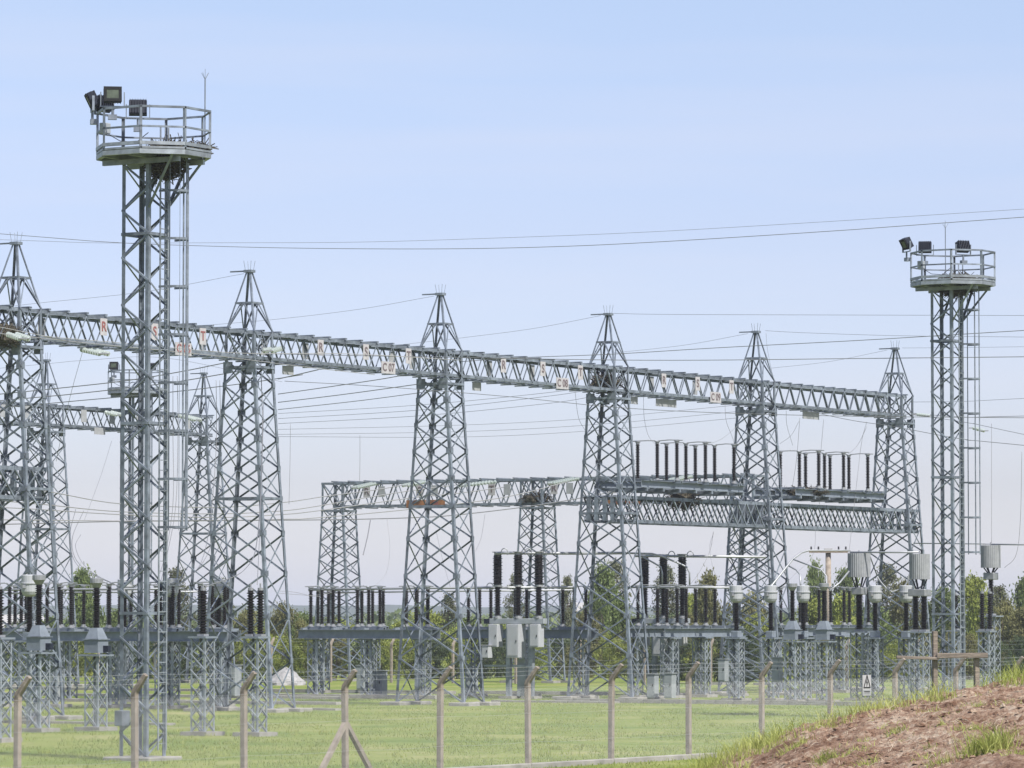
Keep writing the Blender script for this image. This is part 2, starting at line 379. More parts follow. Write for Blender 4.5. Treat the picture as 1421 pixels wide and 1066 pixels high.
for k in range(420):
    y = random.uniform(53, 76); px = random.uniform(1010, 1440); x = (px - 710.5) / F * y; a = random.uniform(0, 6.28); L = random.uniform(.05, .16)
    p = Vector((x, y, mound_z(x, y) + .015)); x2 = x + L * math.cos(a); y2 = y + L * math.sin(a); q = Vector((x2, y2, mound_z(x2, y2) + random.uniform(.01, .07)))
    s.tube([p, (p + q) / 2 + Vector((random.gauss(0, .01), random.gauss(0, .01), .02)), q], 0.003, 3, False)
struct('dry_straw', s.mesh(M['straw'], 'straw'), 'stuff')

# ------------------------------------------------------------------ lattice building blocks (all local: x along U, y along -V, z up)
X1 = Vector((1, 0, 0)); Y1 = Vector((0, 1, 0))
CACHE = {}
def cached(key, fn):
    if key not in CACHE: CACHE[key] = fn()
    return CACHE[key]
def jit(): return random.uniform(-0.006, 0.006)
CORN = [(-1, -1), (1, -1), (1, 1), (-1, 1)]
FACE = [(0, 1, Vector((0, -1, 0))), (1, 2, X1), (2, 3, Y1), (3, 0, Vector((-1, 0, 0)))]
def lattice_meshes(levels, half, legw, bw, m, ring=(), warren=False):
    """levels: z list; half(z) -> (hx, hy). Returns list of (part name, mesh)"""
    out = []
    z0, z1 = levels[0], levels[-1]
    def cp(i, z):
        hx, hy = half(z); return Vector((CORN[i][0] * hx, CORN[i][1] * hy, z))
    for i in range(4):
        s = MB(); s.corner(cp(i, z0), cp(i, z1), legw, (-CORN[i][0], 0, 0), (0, -CORN[i][1], 0), t=legw * .13); out.append(('leg', s.mesh(m, 'leg')))
    for fi, (a, b, nrm) in enumerate(FACE):
        for k in range(len(levels) - 1):
            lo, hi = levels[k], levels[k + 1]
            for q, (i, j) in enumerate(((a, b), (b, a))):
                if warren and (k + q + fi) % 2: continue
                off = nrm * ((0.022 if q else 0.004) + jit() * .3)
                s = MB(); s.lbar(cp(i, lo) + off, cp(j, hi) + off, bw, nrm); out.append(('brace', s.mesh(m, 'brace')))
        for z in ring:
            s = MB(); off = nrm * (0.033 + jit() * .3); s.lbar(cp(a, z) + off, cp(b, z) + off, bw * 1.6, nrm); out.append(('crossbar', s.mesh(m, 'crossbar')))
    return out
def put(lst, root):
    return [part(n, me, root) for n, me in lst]

def beam_meshes(L, hgt, wid, n, cw, bw, m, zoff=0, bars=True, double=False):
    """truss along local x from -L/2 to L/2, bottom at zoff"""
    out = []; x = [-L / 2 + L * k / n for k in range(n + 1)]
    zb, zt = zoff + cw / 2, zoff + hgt - cw / 2; hw = wid / 2
    for sy in (-1, 1):
        for z, sz in ((zoff, 1), (zoff + hgt, -1)):
            s = MB(); s.corner((-L / 2, sy * hw, z), (L / 2, sy * hw, z), cw, (0, -sy, 0), (0, 0, sz), cw * .13); out.append(('chord', s.mesh(m, 'chord')))
        nr = Vector((0, sy, 0))
        for k in range(n):
            xm = (x[k] + x[k + 1]) / 2; off = nr * (0.006 + jit() * .3)
            y = sy * hw
            if double:
                prs = [((x[k], y, zb), (x[k + 1], y, zt)), ((x[k], y, zt), (x[k + 1], y, zb))]
            else:
                prs = [((x[k], y, zt), (xm, y, zb)), ((xm, y, zb), (x[k + 1], y, zt))]
            for q, (p, r) in enumerate(prs):
                o2 = off + nr * 0.018 * q
                s = MB(); s.lbar(Vector(p) + o2, Vector(r) + o2, bw, nr); out.append(('brace', s.mesh(m, 'brace')))
    for z, nz_ in ((zoff + hgt, 1), (zoff, -1)):
        nr = Vector((0, 0, nz_))
        for k in range(n + 1):
            if bars:
                s = MB(); zz = z + nz_ * (0.02 + jit() * .3); s.box((x[k] + (jit() * 2), 0, zz + nz_ * .03), .16 if nz_ > 0 else .09, wid + (.16 if nz_ > 0 else .0), .07 if nz_ > 0 else .05); out.append(('crossbar', s.mesh(m, 'crossbar')))
            if k < n:
                a = -1 if k % 2 else 1; zz = z + nz_ * (0.004 + jit() * .2)
                s = MB(); s.lbar((x[k], a * hw, zz), (x[k + 1], -a * hw, zz), bw, nr); out.append(('brace', s.mesh(m, 'brace')))
    return out

def insulator_mesh(L, r, sheds, m=None, n=12, core=None):
    def mk():
        core_r = core or r * .52; prof = [(r * .75, 0), (r * .75, .05 * L * .5)]; p = L * .95 / sheds
        for k in range(sheds):
            z = L * .025 + p * k; rr = r if k % 2 == 0 else r * .86
            prof += [(core_r, z), (rr, z + p * .34), (rr, z + p * .46), (core_r, z + p * .9)]
        prof += [(r * .75, L * .975), (r * .75, L)]
        s = MB(); s.lathe(prof, n); return s.mesh(m or M['glaze'], 'insulator')
    return cached(('ins', round(L, 3), r, sheds, n, core), mk)
def text_mesh(txt, size, m, depth=0.012):
    def mk():
        cu = bpy.data.curves.new('text', 'FONT'); cu.body = txt; cu.size = size; cu.align_x = 'CENTER'; cu.align_y = 'CENTER'; cu.extrude = depth / 2; cu.offset = size * .018
        o = bpy.data.objects.new('tmp', cu); C.objects.link(o)
        me = bpy.data.meshes.new_from_object(o.evaluated_get(bpy.context.evaluated_depsgraph_get()))
        bpy.data.objects.remove(o); bpy.data.curves.remove(cu); me.materials.clear(); me.materials.append(m); return me
    return cached(('txt', txt, size, m.name), mk)
def boxmesh(sx, sy, sz, m, bv=0.0):
    def mk():
        s = MB(); s.box((0, 0, 0), sx, sy, sz); me = s.mesh(m, 'box')
        return bevel(me, bv) if bv else me
    return cached(('box', sx, sy, sz, m.name, bv), mk)
def sign(parent, loc, w, h, txt, tsize, tm, pm=None, rot=None, name='sign_plate', label=None):
    """plate whose face looks along local -y, writing along local x"""
    pl = part(name, boxmesh(w, .02, h, pm or M['signwhite']), parent, loc, rot, label=label)
    if txt: part('lettering', text_mesh(txt, tsize, tm), pl, (0, -.018, 0), (R(90), 0, 0))
    return pl
def nest_mesh(rx, ry, rz, n, seed):
    r2 = random.Random(seed); s = MB()
    for k in range(n):
        while True:
            p = Vector((r2.uniform(-1, 1), r2.uniform(-1, 1), r2.uniform(-1, 1)))
            if p.length < 1: break
        p = Vector((p.x * rx, p.y * ry, p.z * rz)); d = Vector((r2.gauss(0, 1), r2.gauss(0, 1), r2.gauss(0, .45))).normalized() * r2.uniform(.15, .42)
        s.tube([p - d, p + d * r2.uniform(.4, 1) + Vector((0, 0, r2.uniform(-.05, .05)))], r2.uniform(.008, .02), 3, False)
    nn = 14; vs = []
    for j in range(7):
        for i in range(nn):
            th = math.pi * (j + .5) / 7; a = 2 * math.pi * i / nn; q = Vector((math.sin(th) * math.cos(a), math.sin(th) * math.sin(a), math.cos(th)))
            q = q * (.80 + .45 * noise.noise(q * 2.2 + Vector((seed, 0, 0)))); vs.append((q.x * rx, q.y * ry, q.z * rz))
    s.add(vs, [(j * nn + i, j * nn + (i + 1) % nn, (j + 1) * nn + (i + 1) % nn, (j + 1) * nn + i) for j in range(6) for i in range(nn)] + [tuple(range(nn)), tuple(6 * nn + k for k in reversed(range(nn)))])
    return s.mesh(M['nest'], 'nest')

# ------------------------------------------------------------------ row A: six tall gantry columns and the long beam
AT = [-0.23, 16.83, 33.0, 49.23, 65.41, 82.61]
A0 = Vector((-20.51, 179.46, 0))
def rowA(t, v=0.0, z=0.0): return A0 + U * t + V * v + Vector((0, 0, z))
ZB, ZT, ZAP = 15.75, 17.0, 19.72
def colhalf(z):
    k = min(1, z / ZB); k = k
    return (0.95 + (0.75 - 0.95) * k, 1.95 + (0.80 - 1.95) * k)
def col_meshes():
    lv = [0.12]
    for d in (2.15, 2.0, 1.9, 1.8, 1.55): lv.append(lv[-1] + d)
    for d in (1.35, 1.3, 1.25, 1.2, 1.13): lv.append(lv[-1] + d)
    lv[-1] = ZB; out = lattice_meshes(lv, colhalf, 0.14, 0.068, M['steel'], ring=(lv[5], ZB - .35))
    for z in lv[1:-1]:
        for i in range(4):
            hx, hy = colhalf(z)
            s = MB(); s.box((CORN[i][0] * (hx + .032), CORN[i][1] * (hy - .12), z), .012, .20, .24); out.append(('gusset', s.mesh(M['steel'], 'gusset')))
            s = MB(); s.box((CORN[i][0] * (hx - .12), CORN[i][1] * (hy + .032), z), .20, .012, .24); out.append(('gusset', s.mesh(M['steel'], 'gusset')))
    # part inside the beam and the peak above it
    out += [(n, m) for n, m in lattice_meshes([ZB, ZT], lambda z: (.75, .80), 0.14, 0.068, M['steel'])]
    zr = ZT + (ZAP - ZT) * .48
    def pk(z):
        k = (z - ZT) / (ZAP - ZT); return (.75 + (.10 - .75) * k, .80 + (.12 - .80) * k)
    def cp(i, z):
        hx, hy = pk(z); return Vector((CORN[i][0] * hx, CORN[i][1] * hy, z))
    for i in range(4):
        s = MB(); s.corner(cp(i, ZT), cp(i, ZAP), .085, (-CORN[i][0], 0, 0), (0, -CORN[i][1], 0), .014); out.append(('peak_leg', s.mesh(M['steel'], 'peak_leg')))
    for a, b, nr in FACE:
        s = MB(); s.lbar(cp(a, zr) + nr * .01, cp(b, zr) + nr * .01, .08, nr); out.append(('crossbar', s.mesh(M['steel'], 'crossbar')))
        md = (cp(a, zr) + cp(b, zr)) / 2
        for q in (a, b):
            s = MB(); s.lbar(cp(q, ZT) + nr * (.015 + jit() * .3), md + nr * (.015 + jit() * .3), .06, nr); out.append(('brace', s.mesh(M['steel'], 'brace')))
    s = MB(); s.box((0, 0, ZAP + .03), .34, .42, .12); s.box((-.05, .55, ZAP + .04), .07, .9, .06); out.append(('peak_cap', s.mesh(M['steel'], 'peak_cap')))
    s = MB()
    for sx, sy in CORN: s.tube([(sx * .12, sy * .14, ZAP + .08), (sx * .16, sy * .2, ZAP + .5)], .012, 4)
    out.append(('spike', s.mesh(M['steel'], 'spike')))
    for i in range(4):                                   # gusset plates below the beam
        hx, hy = colhalf(ZB - .35); s = MB(); s.box((CORN[i][0] * (hx + .012), CORN[i][1] * (hy - .2), ZB - .35), .02, .5, .5); out.append(('gusset', s.mesh(M['steel'], 'gusset')))
    for i in range(4):
        hx, hy = colhalf(0); s = MB(); s.box((CORN[i][0] * hx, CORN[i][1] * hy, .02), 1.0, 1.15, .3); out.append(('footing', bevel(s.mesh(M['concrete'], 'footing'), .03)))
    return out
COL = col_meshes()
col_labels = ['tall grey lattice gantry column at the far left, with a nest at beam height',
              'tall grey lattice gantry column just right of the nearest floodlight mast',
              'tall grey lattice gantry column between the C 07 sign and the C 08 sign',
              'tall grey lattice gantry column with a dark bird nest inside the beam',
              'tall grey lattice gantry column between the two raised disconnector platforms',
              'last and smallest gantry column at the right end of the long beam']
cols = []
for i, t in enumerate(AT):
    r = thing('gantry_column', col_labels[i], 'gantry column', rowA(t), ROT, 'lattice columns carrying the long beam')
    put(COL, r); cols.append(r)
span_labels = ['end of the long lattice beam running out of the left edge of the photo',
               'lattice beam span with the C 06 sign, behind the nearest floodlight mast',
               'lattice beam span with the C 07 sign', 'lattice beam span with the C 08 sign',
               'lattice beam span with the C 09 sign', 'last lattice beam span at the right end of the row']
ends = [-10.5] + AT
spans = []
for i in range(6):
    a, b = ends[i], ends[i + 1]; L = b - a - 0.02
    if i == 0: a = a
    n = max(7, round(L / 1.32)); mid = rowA((a + b) / 2, 0, ZB)
    r = thing('gantry_beam', span_labels[i], 'lattice beam', mid, ROT, 'spans of the long lattice beam')
    key = ('span', round(L, 1))
    ms = cached(key, lambda: beam_meshes(L, ZT - ZB, 1.42, n, .14, .062, M['steel']))
    put(ms, r); spans.append((r, (a + b) / 2))
def beam_sign(px, dz, w, h, txt, ts, tm, pm=None, off=-.80, name='sign_plate', label=None, rowZ=ZB):
    # find t along the row for this place on the beam's visible side
    best = min((abs((rowA(q * .02, .8).x / rowA(q * .02, .8).y * F + 710.5) - px), q * .02) for q in range(-600, 4300))[1]
    i = max(k for k in range(6) if ends[k] <= best)
    r, tm_ = spans[min(i, 5)]
    return sign(r, (best - tm_, off, dz), w, h, txt, ts, tm, pm, name=name, label=label)
for px, tx in ((143, 'R'), (214, 'S'), (281, 'T'), (445, 'R'), (508, 'S'), (567, 'T'), (699, 'R'), (754, 'S'), (806, 'T'), (922, 'R'), (969, 'S'), (1016, 'T')):
    beam_sign(px, .78, .48, .72, tx, .58, M['red'] if px < 400 else M['darkletter'], label='white plate lettered ' + tx, off=-.78)
for px, tx in ((253, 'C 06'), (538, 'C 07'), (780, 'C 08'), (993, 'C 09')):
    beam_sign(px, .14, 1.20, .56, tx, .52, M['red'] if px < 400 else M['darkletter'], label='white plate lettered ' + tx, off=-.82)
for px in (97, 320, 405, 462, 582, 610, 716, 775, 905 - 40, 940, 1000):
    beam_sign(px, .72, .5, .75, None, 1, None, M['signback'], off=.74, name='sign_back')
for px, w in ((427, .9), (688, .8), (906, .7), (950, 2.2), (1150, 2.0)):
    beam_sign(px, -.28, w, .40, None, 1, None, M['signback'], off=.3, name='sign_back')

# ------------------------------------------------------------------ low beams between columns 4, 5, 6 (and left of column 1) with raised disconnector platforms
def low_beam(a, b, label, n):
    L = b - a; r = thing('low_beam', label, 'lattice beam', rowA((a + b) / 2, 0, 9.05), ROT, 'low box beams carrying raised disconnectors')
    put(beam_meshes(L, 1.38, 1.9, n, .17, .07, M['steel'], bars=False, double=True), r)
    for x in (-L / 2 + .12, L / 2 - .12):
        for y in (-.7, -.25, .25, .7): part('post', boxmesh(.16, .22, 1.2, M['steel']), r, (x, y, .69))
    return r
low_beam(AT[3] - .9, AT[4] - .95, 'low box beam below the left raised disconnector platform', 16)
low_beam(AT[4] - .9, AT[5] + 1.0, 'low box beam below the right raised disconnector platform', 18)
low_beam(AT[0] - 11, AT[0] + .95, 'low box beam at the left edge, below the nest', 11)
INS = lambda: insulator_mesh(1.83, 0.125, 19)
def disconnector(label, p, group, n=3, sp=1.17, hz=0.0, along=V, up=True):
    """one pole: base channel along `along` with n post insulators, contact arms on top; p = base of first insulator"""
    rz = math.atan2(along.y, along.x)
    r = thing('disconnector', label, 'disconnector', p, rz, group)
    L = sp * (n - 1)
    def base():
        s = MB(); s.box((L / 2, 0, -.09), L + .55, .26, .04); s.box((L / 2, .11, -.16), L + .55, .03, .12); s.box((L / 2, -.11, -.16), L + .55, .03, .12)
        return s.mesh(M['plate'], 'base_channel')
    part('base_channel', cached(('dcb', L), base), r)
    def foot():
        s = MB(); s.lathe([(.17, -.07), (.17, -.02), (.11, 0), (.11, .08)], 10); return s.mesh(M['cap'], 'foot')
    def capm():
        s = MB(); s.lathe([(.10, 0), (.10, .08), (.15, .10), (.15, .13)], 10); return s.mesh(M['cap'], 'cap')
    for k in range(n):
        part('foot', cached('dcfoot', foot), r, (k * sp, 0, 0)); part('insulator', INS(), r, (k * sp, 0, .06)); part('cap', cached('dccap', capm), r, (k * sp, 0, 1.87))
    def arm():
        s = MB(); s.tube([(-.35, 0, 2.03), (sp * .5, 0, 2.05), (sp - .1, 0, 2.03)], .03, 6); s.tube([(sp * .35, .06, 2.03), (sp * .55, .06, 2.09), (sp * .6, .06, 2.03)], .015, 4)
        return s.mesh(M['pipe'], 'contact_arm')
    def arm2():
        s = MB(); s.tube([(sp * 1.05, 0, 2.02), (sp * 1.6, 0, 2.06), (L + .35, 0, 2.02)], .03, 6); s.box((L, 0, 2.03), .3, .12, .06); return s.mesh(M['pipe'], 'contact_arm')
    part('contact_arm', cached(('arm', sp), arm), r); part('contact_arm', cached(('arm2', sp), arm2), r)
    return r
ordw = ['left', 'middle', 'right']
def platform(t0, t1, label, z=11.05):
    L = t1 - t0; r = thing('disconnector_platform', label, 'steel platform', rowA((t0 + t1) / 2, 0, z), ROT, 'raised steel platforms')
    for y in (-1.25, 1.25, 0):
        def ch():
            s = MB(); s.box((0, 0, 0), L, .03, .34); s.box((0, -.08, .175), L, .2, .02); s.box((0, -.08, -.175), L, .2, .02); return s.mesh(M['plate'], 'channel')
        part('channel', cached(('pch', L), ch), r, (0, y, 0))
    for k in range(7):
        part('cross_channel', boxmesh(.14, 2.9, .16, M['steel']), r, (-L / 2 + .3 + (L - .6) * k / 6, 0, -.27))
    for k in range(5):
        part('cross_channel', boxmesh(.14, 3.0, .10, M['steel']), r, (-L / 2 + .6 + (L - 1.2) * k / 4, 0, .24))
    return r
platform(AT[3] + 1.2, AT[4] - 3.9, 'raised steel platform left of the last but one gantry column')
platform(AT[4] + 2.2, AT[5] - 4.1, 'raised steel platform left of the last gantry column')
for bay, (first, Ys, nm) in enumerate((((885, 925, 965), (225.9, 228.5, 231.1), 'left'), ((1083, 1118, 1152), (239.8, 242.5, 245.0), 'right'))):
    for k in range(3):
        sp = 1.17 if bay == 0 else 1.19
        x = (first[k] - 710.5) / F * Ys[k]
        disconnector('%s disconnector of three standing up on the %s raised platform, black insulators' % (ordw[k], nm), Vector((x, Ys[k], 11.37)), 'disconnectors on the raised platforms', sp=sp)
        disconnector('%s disconnector of three on the ground level frame below the %s raised platform' % (ordw[k], nm), Vector((x, Ys[k], 3.84)), 'disconnectors on ground level frames', sp=sp)
single('bird_nest', nest_mesh(.85, .75, .5, 420, 1), 'dark bird nest built inside the long beam at its fourth column', 'bird nest', rowA(AT[3] - .1, -.1, ZB + .45), 0, 'bird nests')
single('bird_nest', nest_mesh(.9, .8, .5, 420, 2), 'dark nest under the raised platform, between the fourth and fifth columns', 'bird nest', rowA(AT[3] + 7.5, .2, 10.35), 0, 'bird nests')
single('bird_nest', nest_mesh(1.4, 1.0, .28, 460, 3), 'flat brown nest on the left end of the right raised platform', 'bird nest', rowA(AT[4] + 4.6, .5, 11.1), 0, 'bird nests')
single('bird_nest', nest_mesh(1.0, .9, .5, 460, 5), 'brown nest cut off by the left edge of the photo, on the long beam', 'bird nest', at(2, 466, 178), 0, 'bird nests')

# ------------------------------------------------------------------ row B: lower bus gantry running across the view, behind row A
B0 = Vector((-11.43, 285.7, 0)); BSP = 15.27
def rowB(d, u=0.0, z=0.0): return B0 + V * d + U * u + Vector((0, 0, z))
ROTB = math.atan2(V.y, V.x)
def bcolhalf(z):
    k = z / 11.4; return (1.55 + (.85 - 1.55) * k, .95 + (.80 - .95) * k)
def bcol_meshes():
    lv = [0.1 + 11.3 * k / 10 for k in range(11)]
    out = lattice_meshes(lv, bcolhalf, .14, .068, M['steel'], ring=(11.2,))
    out += lattice_meshes([11.4, 13.05], lambda z: (.85, .80), .15, .08, M['steel'], ring=(13.0,))
    for i in range(4):
        hx, hy = bcolhalf(0); s = MB(); s.box((CORN[i][0] * hx, CORN[i][1] * hy, .02), .9, .9, .26); out.append(('footing', s.mesh(M['concrete'], 'footing')))
    return out
BC = bcol_meshes()
for k, lb in enumerate(('lattice column at the left end of the low bus gantry', 'lattice column of the bus gantry with a nest on its head', 'lattice column of the bus gantry hidden behind the fifth tall column')):
    put(BC, thing('gantry_column', lb, 'gantry column', rowB(BSP * k), ROTB, 'columns of the low bus gantry'))
for k, lb in enumerate(('lattice beam lettered R S T at the left end of the low bus gantry', 'lattice beam of the low bus gantry right of the nest')):
    r = thing('gantry_beam', lb, 'lattice beam', rowB(BSP * (k + .5), 0, 11.4), ROTB, 'spans of the low bus gantry')
    put(cached('bspan', lambda: beam_meshes(BSP - .02, 1.68, 1.5, 12, .15, .07, M['steel'])), r)
    for q, tx in enumerate('RST'):
        xx = -BSP / 2 + (2.7, 6.8, 12.3)[q] if k == 0 else -BSP / 2 + (1.7, 6.0, 11.0)[q]
        sign(r, (xx, -.80, 1.02), .52, .76, tx, .62, M['darkletter'], label='white plate lettered ' + tx)
        sign(r, (xx + 1.15, -.78, 1.0), .5, .7, None, 1, None, M['signback'], name='sign_back')
    for x0, w in ((-BSP / 2 + 6.55, 1.5), (-BSP / 2 + 8.05, 1.45)) if k == 0 else ((-BSP / 2 + 6.8, 2.6),):
        sign(r, (x0, -.83, .16), w, .50, {0: ('' if w == 1.5 else '08'), 1: 'TMA 2'}[k] or None, .46, M['red'], M['orange'], name='orange_plate', label='orange plate on the lower chord')
single('bird_nest', nest_mesh(1.0, .9, .42, 420, 6), 'dark bird nest on the middle column of the low bus gantry', 'bird nest', rowB(BSP, -.2, 11.8), 0, 'bird nests')

# ------------------------------------------------------------------ far gantry, left background
F0 = Vector((-19.7, 275.9, 0))
for k, lb in ((0, 'far lattice gantry column with a peak, between the near mast and the second column'), (1, 'far lattice gantry column behind the leftmost near column')):
    put(COL, thing('gantry_column', lb, 'gantry column', F0 - U * (16.5 * k), ROT, 'far gantry columns in the left background'))
for k, lb in ((0, 'far lattice beam passing behind the nearest floodlight mast'), (1, 'far lattice beam running out at the left edge of the photo')):
    r = thing('gantry_beam', lb, 'lattice beam', F0 - U * (16.5 * (k + .5)) + Vector((0, 0, ZB)), ROT, 'far gantry beams in the left background')
    put(cached('fspan', lambda: beam_meshes(16.48, ZT - ZB, 1.42, 12, .14, .062, M['steel'])), r)
    for x in (-5.5, -2.6, .2, 3.0, 5.4): sign(r, (x, -.78, .72), .55, .75, None, 1, None, M['signback'], name='sign_back')
    sign(r, (-3.9, -.8, -.15), 1.1, .42, None, 1, None, M['signback'], name='sign_back')

# ------------------------------------------------------------------ floodlight masts
def mast_meshes(hp, m):
    n = round(hp / .72); lv = [.12 + (hp - .12) * k / n for k in range(n + 1)]; hf = lambda z: (.49, .49)
    return lattice_meshes(lv, hf, .12, .055, m, ring=[lv[q] for q in range(6, n, 8)], warren=True)
HP = 17.75
MM = mast_meshes(HP, M['steel'])
def floodlight_meshes():
    s = MB(); s.box((0, 0, 0), .54, .20, .46); me = bevel(s.mesh(M['lampbody'], 'floodlight'), .03)
    s = MB(); s.box((0, -.108, 0), .36, .012, .28); gl = s.mesh(M['lampglass'], 'lamp_glass')
    s = MB(); s.box((0, -.112, .185), .54, .03, .09); s.box((0, -.112, -.185), .54, .03, .09); s.box((-.225, -.112, 0), .09, .03, .28); s.box((.225, -.112, 0), .09, .03, .28); fr = s.mesh(M['black'], 'lamp_frame')
    s = MB(); s.box((-.35, .02, -.12), .03, .07, .42); s.box((.35, .02, -.12), .03, .07, .42); s.box((0, .02, -.34), .73, .07, .03); s.tube([(0, .02, -.34), (0, .02, -.62)], .04, 6)
    br = s.mesh(M['steel'], 'lamp_bracket')
    s = MB()
    for k in range(7): s.box((-.24 + .08 * k, .13, 0), .018, .07, .44)
    fins = s.mesh(M['lampbody'], 'cooling_fin')
    s = MB(); s.box((0, .05, -.66), .26, .18, .15); gear = s.mesh(M['steel'], 'gear_box')
    return me, gl, fr, br, fins, gear
FL = floodlight_meshes()
def floodlight(parent, loc, rz, tilt):
    b = part('floodlight', FL[0], parent, loc, (tilt, 0, rz))
    part('lamp_glass', FL[1], b); part('lamp_frame', FL[2], b); part('cooling_fin', FL[4], b)
    part('lamp_bracket', FL[3], parent, loc, (0, 0, rz)); part('gear_box', FL[5], parent, loc, (0, 0, rz))
def mast(label, loc, lamps, rod, box=True, seed=0):
    r = thing('floodlight_mast', label, 'floodlight mast', loc, ROT, 'lattice floodlight masts')
    put(MM, r)
    s = MB(); s.box((0, 0, .0), 1.7, 1.7, .22); part('footing', bevel(s.mesh(M['concrete'], 'footing'), .03), r)
    # octagonal platform, pushed out towards the ladder (local -y)
    cy = -.30; rad = 1.76; oc = [(rad * math.cos(R(22.5 + 45 * k)), cy + rad * math.sin(R(22.5 + 45 * k))) for k in range(8)]
    def deck():
        s = MB(); vs = [(x, y, HP + .30) for x, y in oc] + [(x, y, HP + .36) for x, y in oc]
        s.add(vs, [tuple(reversed(range(8))), tuple(range(8, 16))] + [(k, (k + 1) % 8, 8 + (k + 1) % 8, 8 + k) for k in range(8)]); return s.mesh(M['steel_fresh'], 'platform_deck')
    part('platform_deck', cached('deck', deck), r)
    for k in range(8):
        a, b = Vector((*oc[k], 0)), Vector((*oc[(k + 1) % 8], 0)); nr = ((a + b) / 2 - Vector((0, cy, 0))).normalized()
        a2, b2 = a * .99 + Vector((0, cy * .01, 0)), b * .99 + Vector((0, cy * .01, 0))
        def kick():
            s = MB(); s.lbar(a + Vector((0, 0, HP + .21)), b + Vector((0, 0, HP + .21)), .14, nr); s.lbar(a + nr * .012 + Vector((0, 0, HP + .46)), b + nr * .012 + Vector((0, 0, HP + .46)), .10, nr); return s.mesh(M['steel_fresh'], 'edge_beam')
        part('edge_beam', cached(('kick', k), kick), r)
        for nm, zz, w in (('handrail', 1.54, .065), ('mid_rail', .95, .055)):
            def rail(): s = MB(); s.lbar(a + Vector((0, 0, HP + zz)), b + Vector((0, 0, HP + zz)), w, nr); return s.mesh(M['steel'], nm)
            part(nm, cached(('rail', k, zz), rail), r)
        def pst(): s = MB(); s.corner(a + Vector((0, 0, HP + .3)), a + Vector((0, 0, HP + 1.56)), .075, -nr, Vector((0, 0, 1)).cross(nr), .01); return s.mesh(M['steel'], 'rail_post')
        part('rail_post', cached(('pst', k), pst), r)
    for i, ((x, y), (qx, qy)) in enumerate((((-.49, -.49), (-.85, -1.62)), ((.49, -.49), (.75, -1.72)), ((.49, -.49), (1.5, -.55)), ((.49, .49), (1.4, .35)))):
        def st():
            s = MB(); s.lbar((x, y, HP - 1.35), (qx, qy, HP + .18), .08, Vector((qx, qy, 0)).normalized()); return s.mesh(M['steel'], 'platform_strut')
        part('platform_strut', cached(('strut', i), st), r)
    for y in (-1.5, -.49, .49, 1.2):
        part('deck_joist', boxmesh(2.9 if abs(y) < 1 else 1.5, .1, .17, M['steel_fresh']), r, (0, y, HP + .20))
    for y in (-.62, .62): part('deck_joist', boxmesh(.1, 2.8, .15, M['steel_fresh']), r, (y, cy, HP + .03))
    # ladder on the face towards local -y, with safety cage
    yl = -.56
    for x in (.0, .40):
        part('ladder_rail', boxmesh(.05, .03, HP + .8, M['steel_fresh']), r, (x, yl, (HP + .8) / 2 + .3))
    for k in range(60):
        part('ladder_rung', boxmesh(.38, .025, .025, M['steel_fresh']), r, (.2, yl, .5 + k * .30))
    def hoop():
        s = MB(); pts = [Vector((.2 + .40 * math.cos(w), yl - .10 - .72 * max(0, math.sin(w)) ** .8 * 1.0, 0)) for w in [R(180 * k / 12) for k in range(13)]]
        pts = [Vector((.0, yl, 0))] * 0 + pts
        for p, q in zip(pts, pts[1:]):
            d = (q - p); s.box((p + q) / 2, d.length * 1.06, .012, .07, (d.normalized(), ZZ.cross(d.normalized()), ZZ))
        return s.mesh(M['steel'], 'cage_hoop')
    nh = 8
    for k in range(nh): part('cage_hoop', cached('hoop', hoop), r, (0, 0, 6.9 + k * 1.43))
    for k, w in enumerate((25, 58, 90, 122, 155)):
        x = .2 + .39 * math.cos(R(w)); y = yl - .10 - .71 * math.sin(R(w)) ** .8
        part('cage_strap', boxmesh(.05, .014, 11.0, M['steel']), r, (x, y, 6.8 + 5.5), (0, 0, R(w - 90)))
    if box: part('junction_box', boxmesh(.4, .3, .46, M['steel'], .02), r, (-.62, .30, 1.25))
    part('service_box', boxmesh(.3, .22, .32, M['cabinet'], .02), r, (-1.35, .5, HP + .98))
    for x, y, z, rz, tl in lamps: floodlight(r, (x, y, HP + z), rz, tl)
    s = MB(); s.tube([(0, 0, 0), (0, 0, 2.3)], .022, 6); s.tube([(0, 0, 2.3), (0, 0, 2.62)], .009, 4)
    for w in range(4): s.tube([(0, 0, 2.3), (.13 * math.cos(w * 1.57), .13 * math.sin(w * 1.57), 2.5)], .007, 3)
    part('lightning_rod', s.mesh(M['steel'], 'lightning_rod'), r, (rod[0], rod[1], HP + .3))
    s = MB(); s.tube([(-1.3, .4, HP + .8), (-1.0, .2, HP + .62), (-.6, -.1, HP + .6), (-.4, -.4, HP + .9)], .012, 4); part('cable', s.mesh(M['black'], 'cable'), r)
    return r
mL = Vector((-10.96, 128.7, 0)); mR = Vector((18.0, 178.7, 0)); mF = Vector((-23.4, 265.6, 0))
lampsL = [(-1.55, .75, 1.95, R(-80), R(-22)), (-1.35, .25, 1.75, R(150), R(-15)), (-1.2, .35, 2.15, R(-75), R(-12)), (-.75, .0, 1.72, R(125), R(-10))]
def local(dx, dy):            # camera-aligned offset -> mast-local offset
    w = Vector((dx, dy, 0)); return (w.dot(U), w.dot(-V))
def lamp(dx, dy, z, face_deg, tilt):   # facing: compass of glass in world, 0 = towards the viewer
    x, y = local(dx, dy); return (x, y, z, R(face_deg) - ROT, R(tilt))
LL = [lamp(-1.62, .1, 1.95, -80, 26), lamp(-1.3, .5, 1.88, -135, 16), lamp(-.97, -.2, 2.06, 8, -12), lamp(-.28, .6, 1.78, 185, 14)]
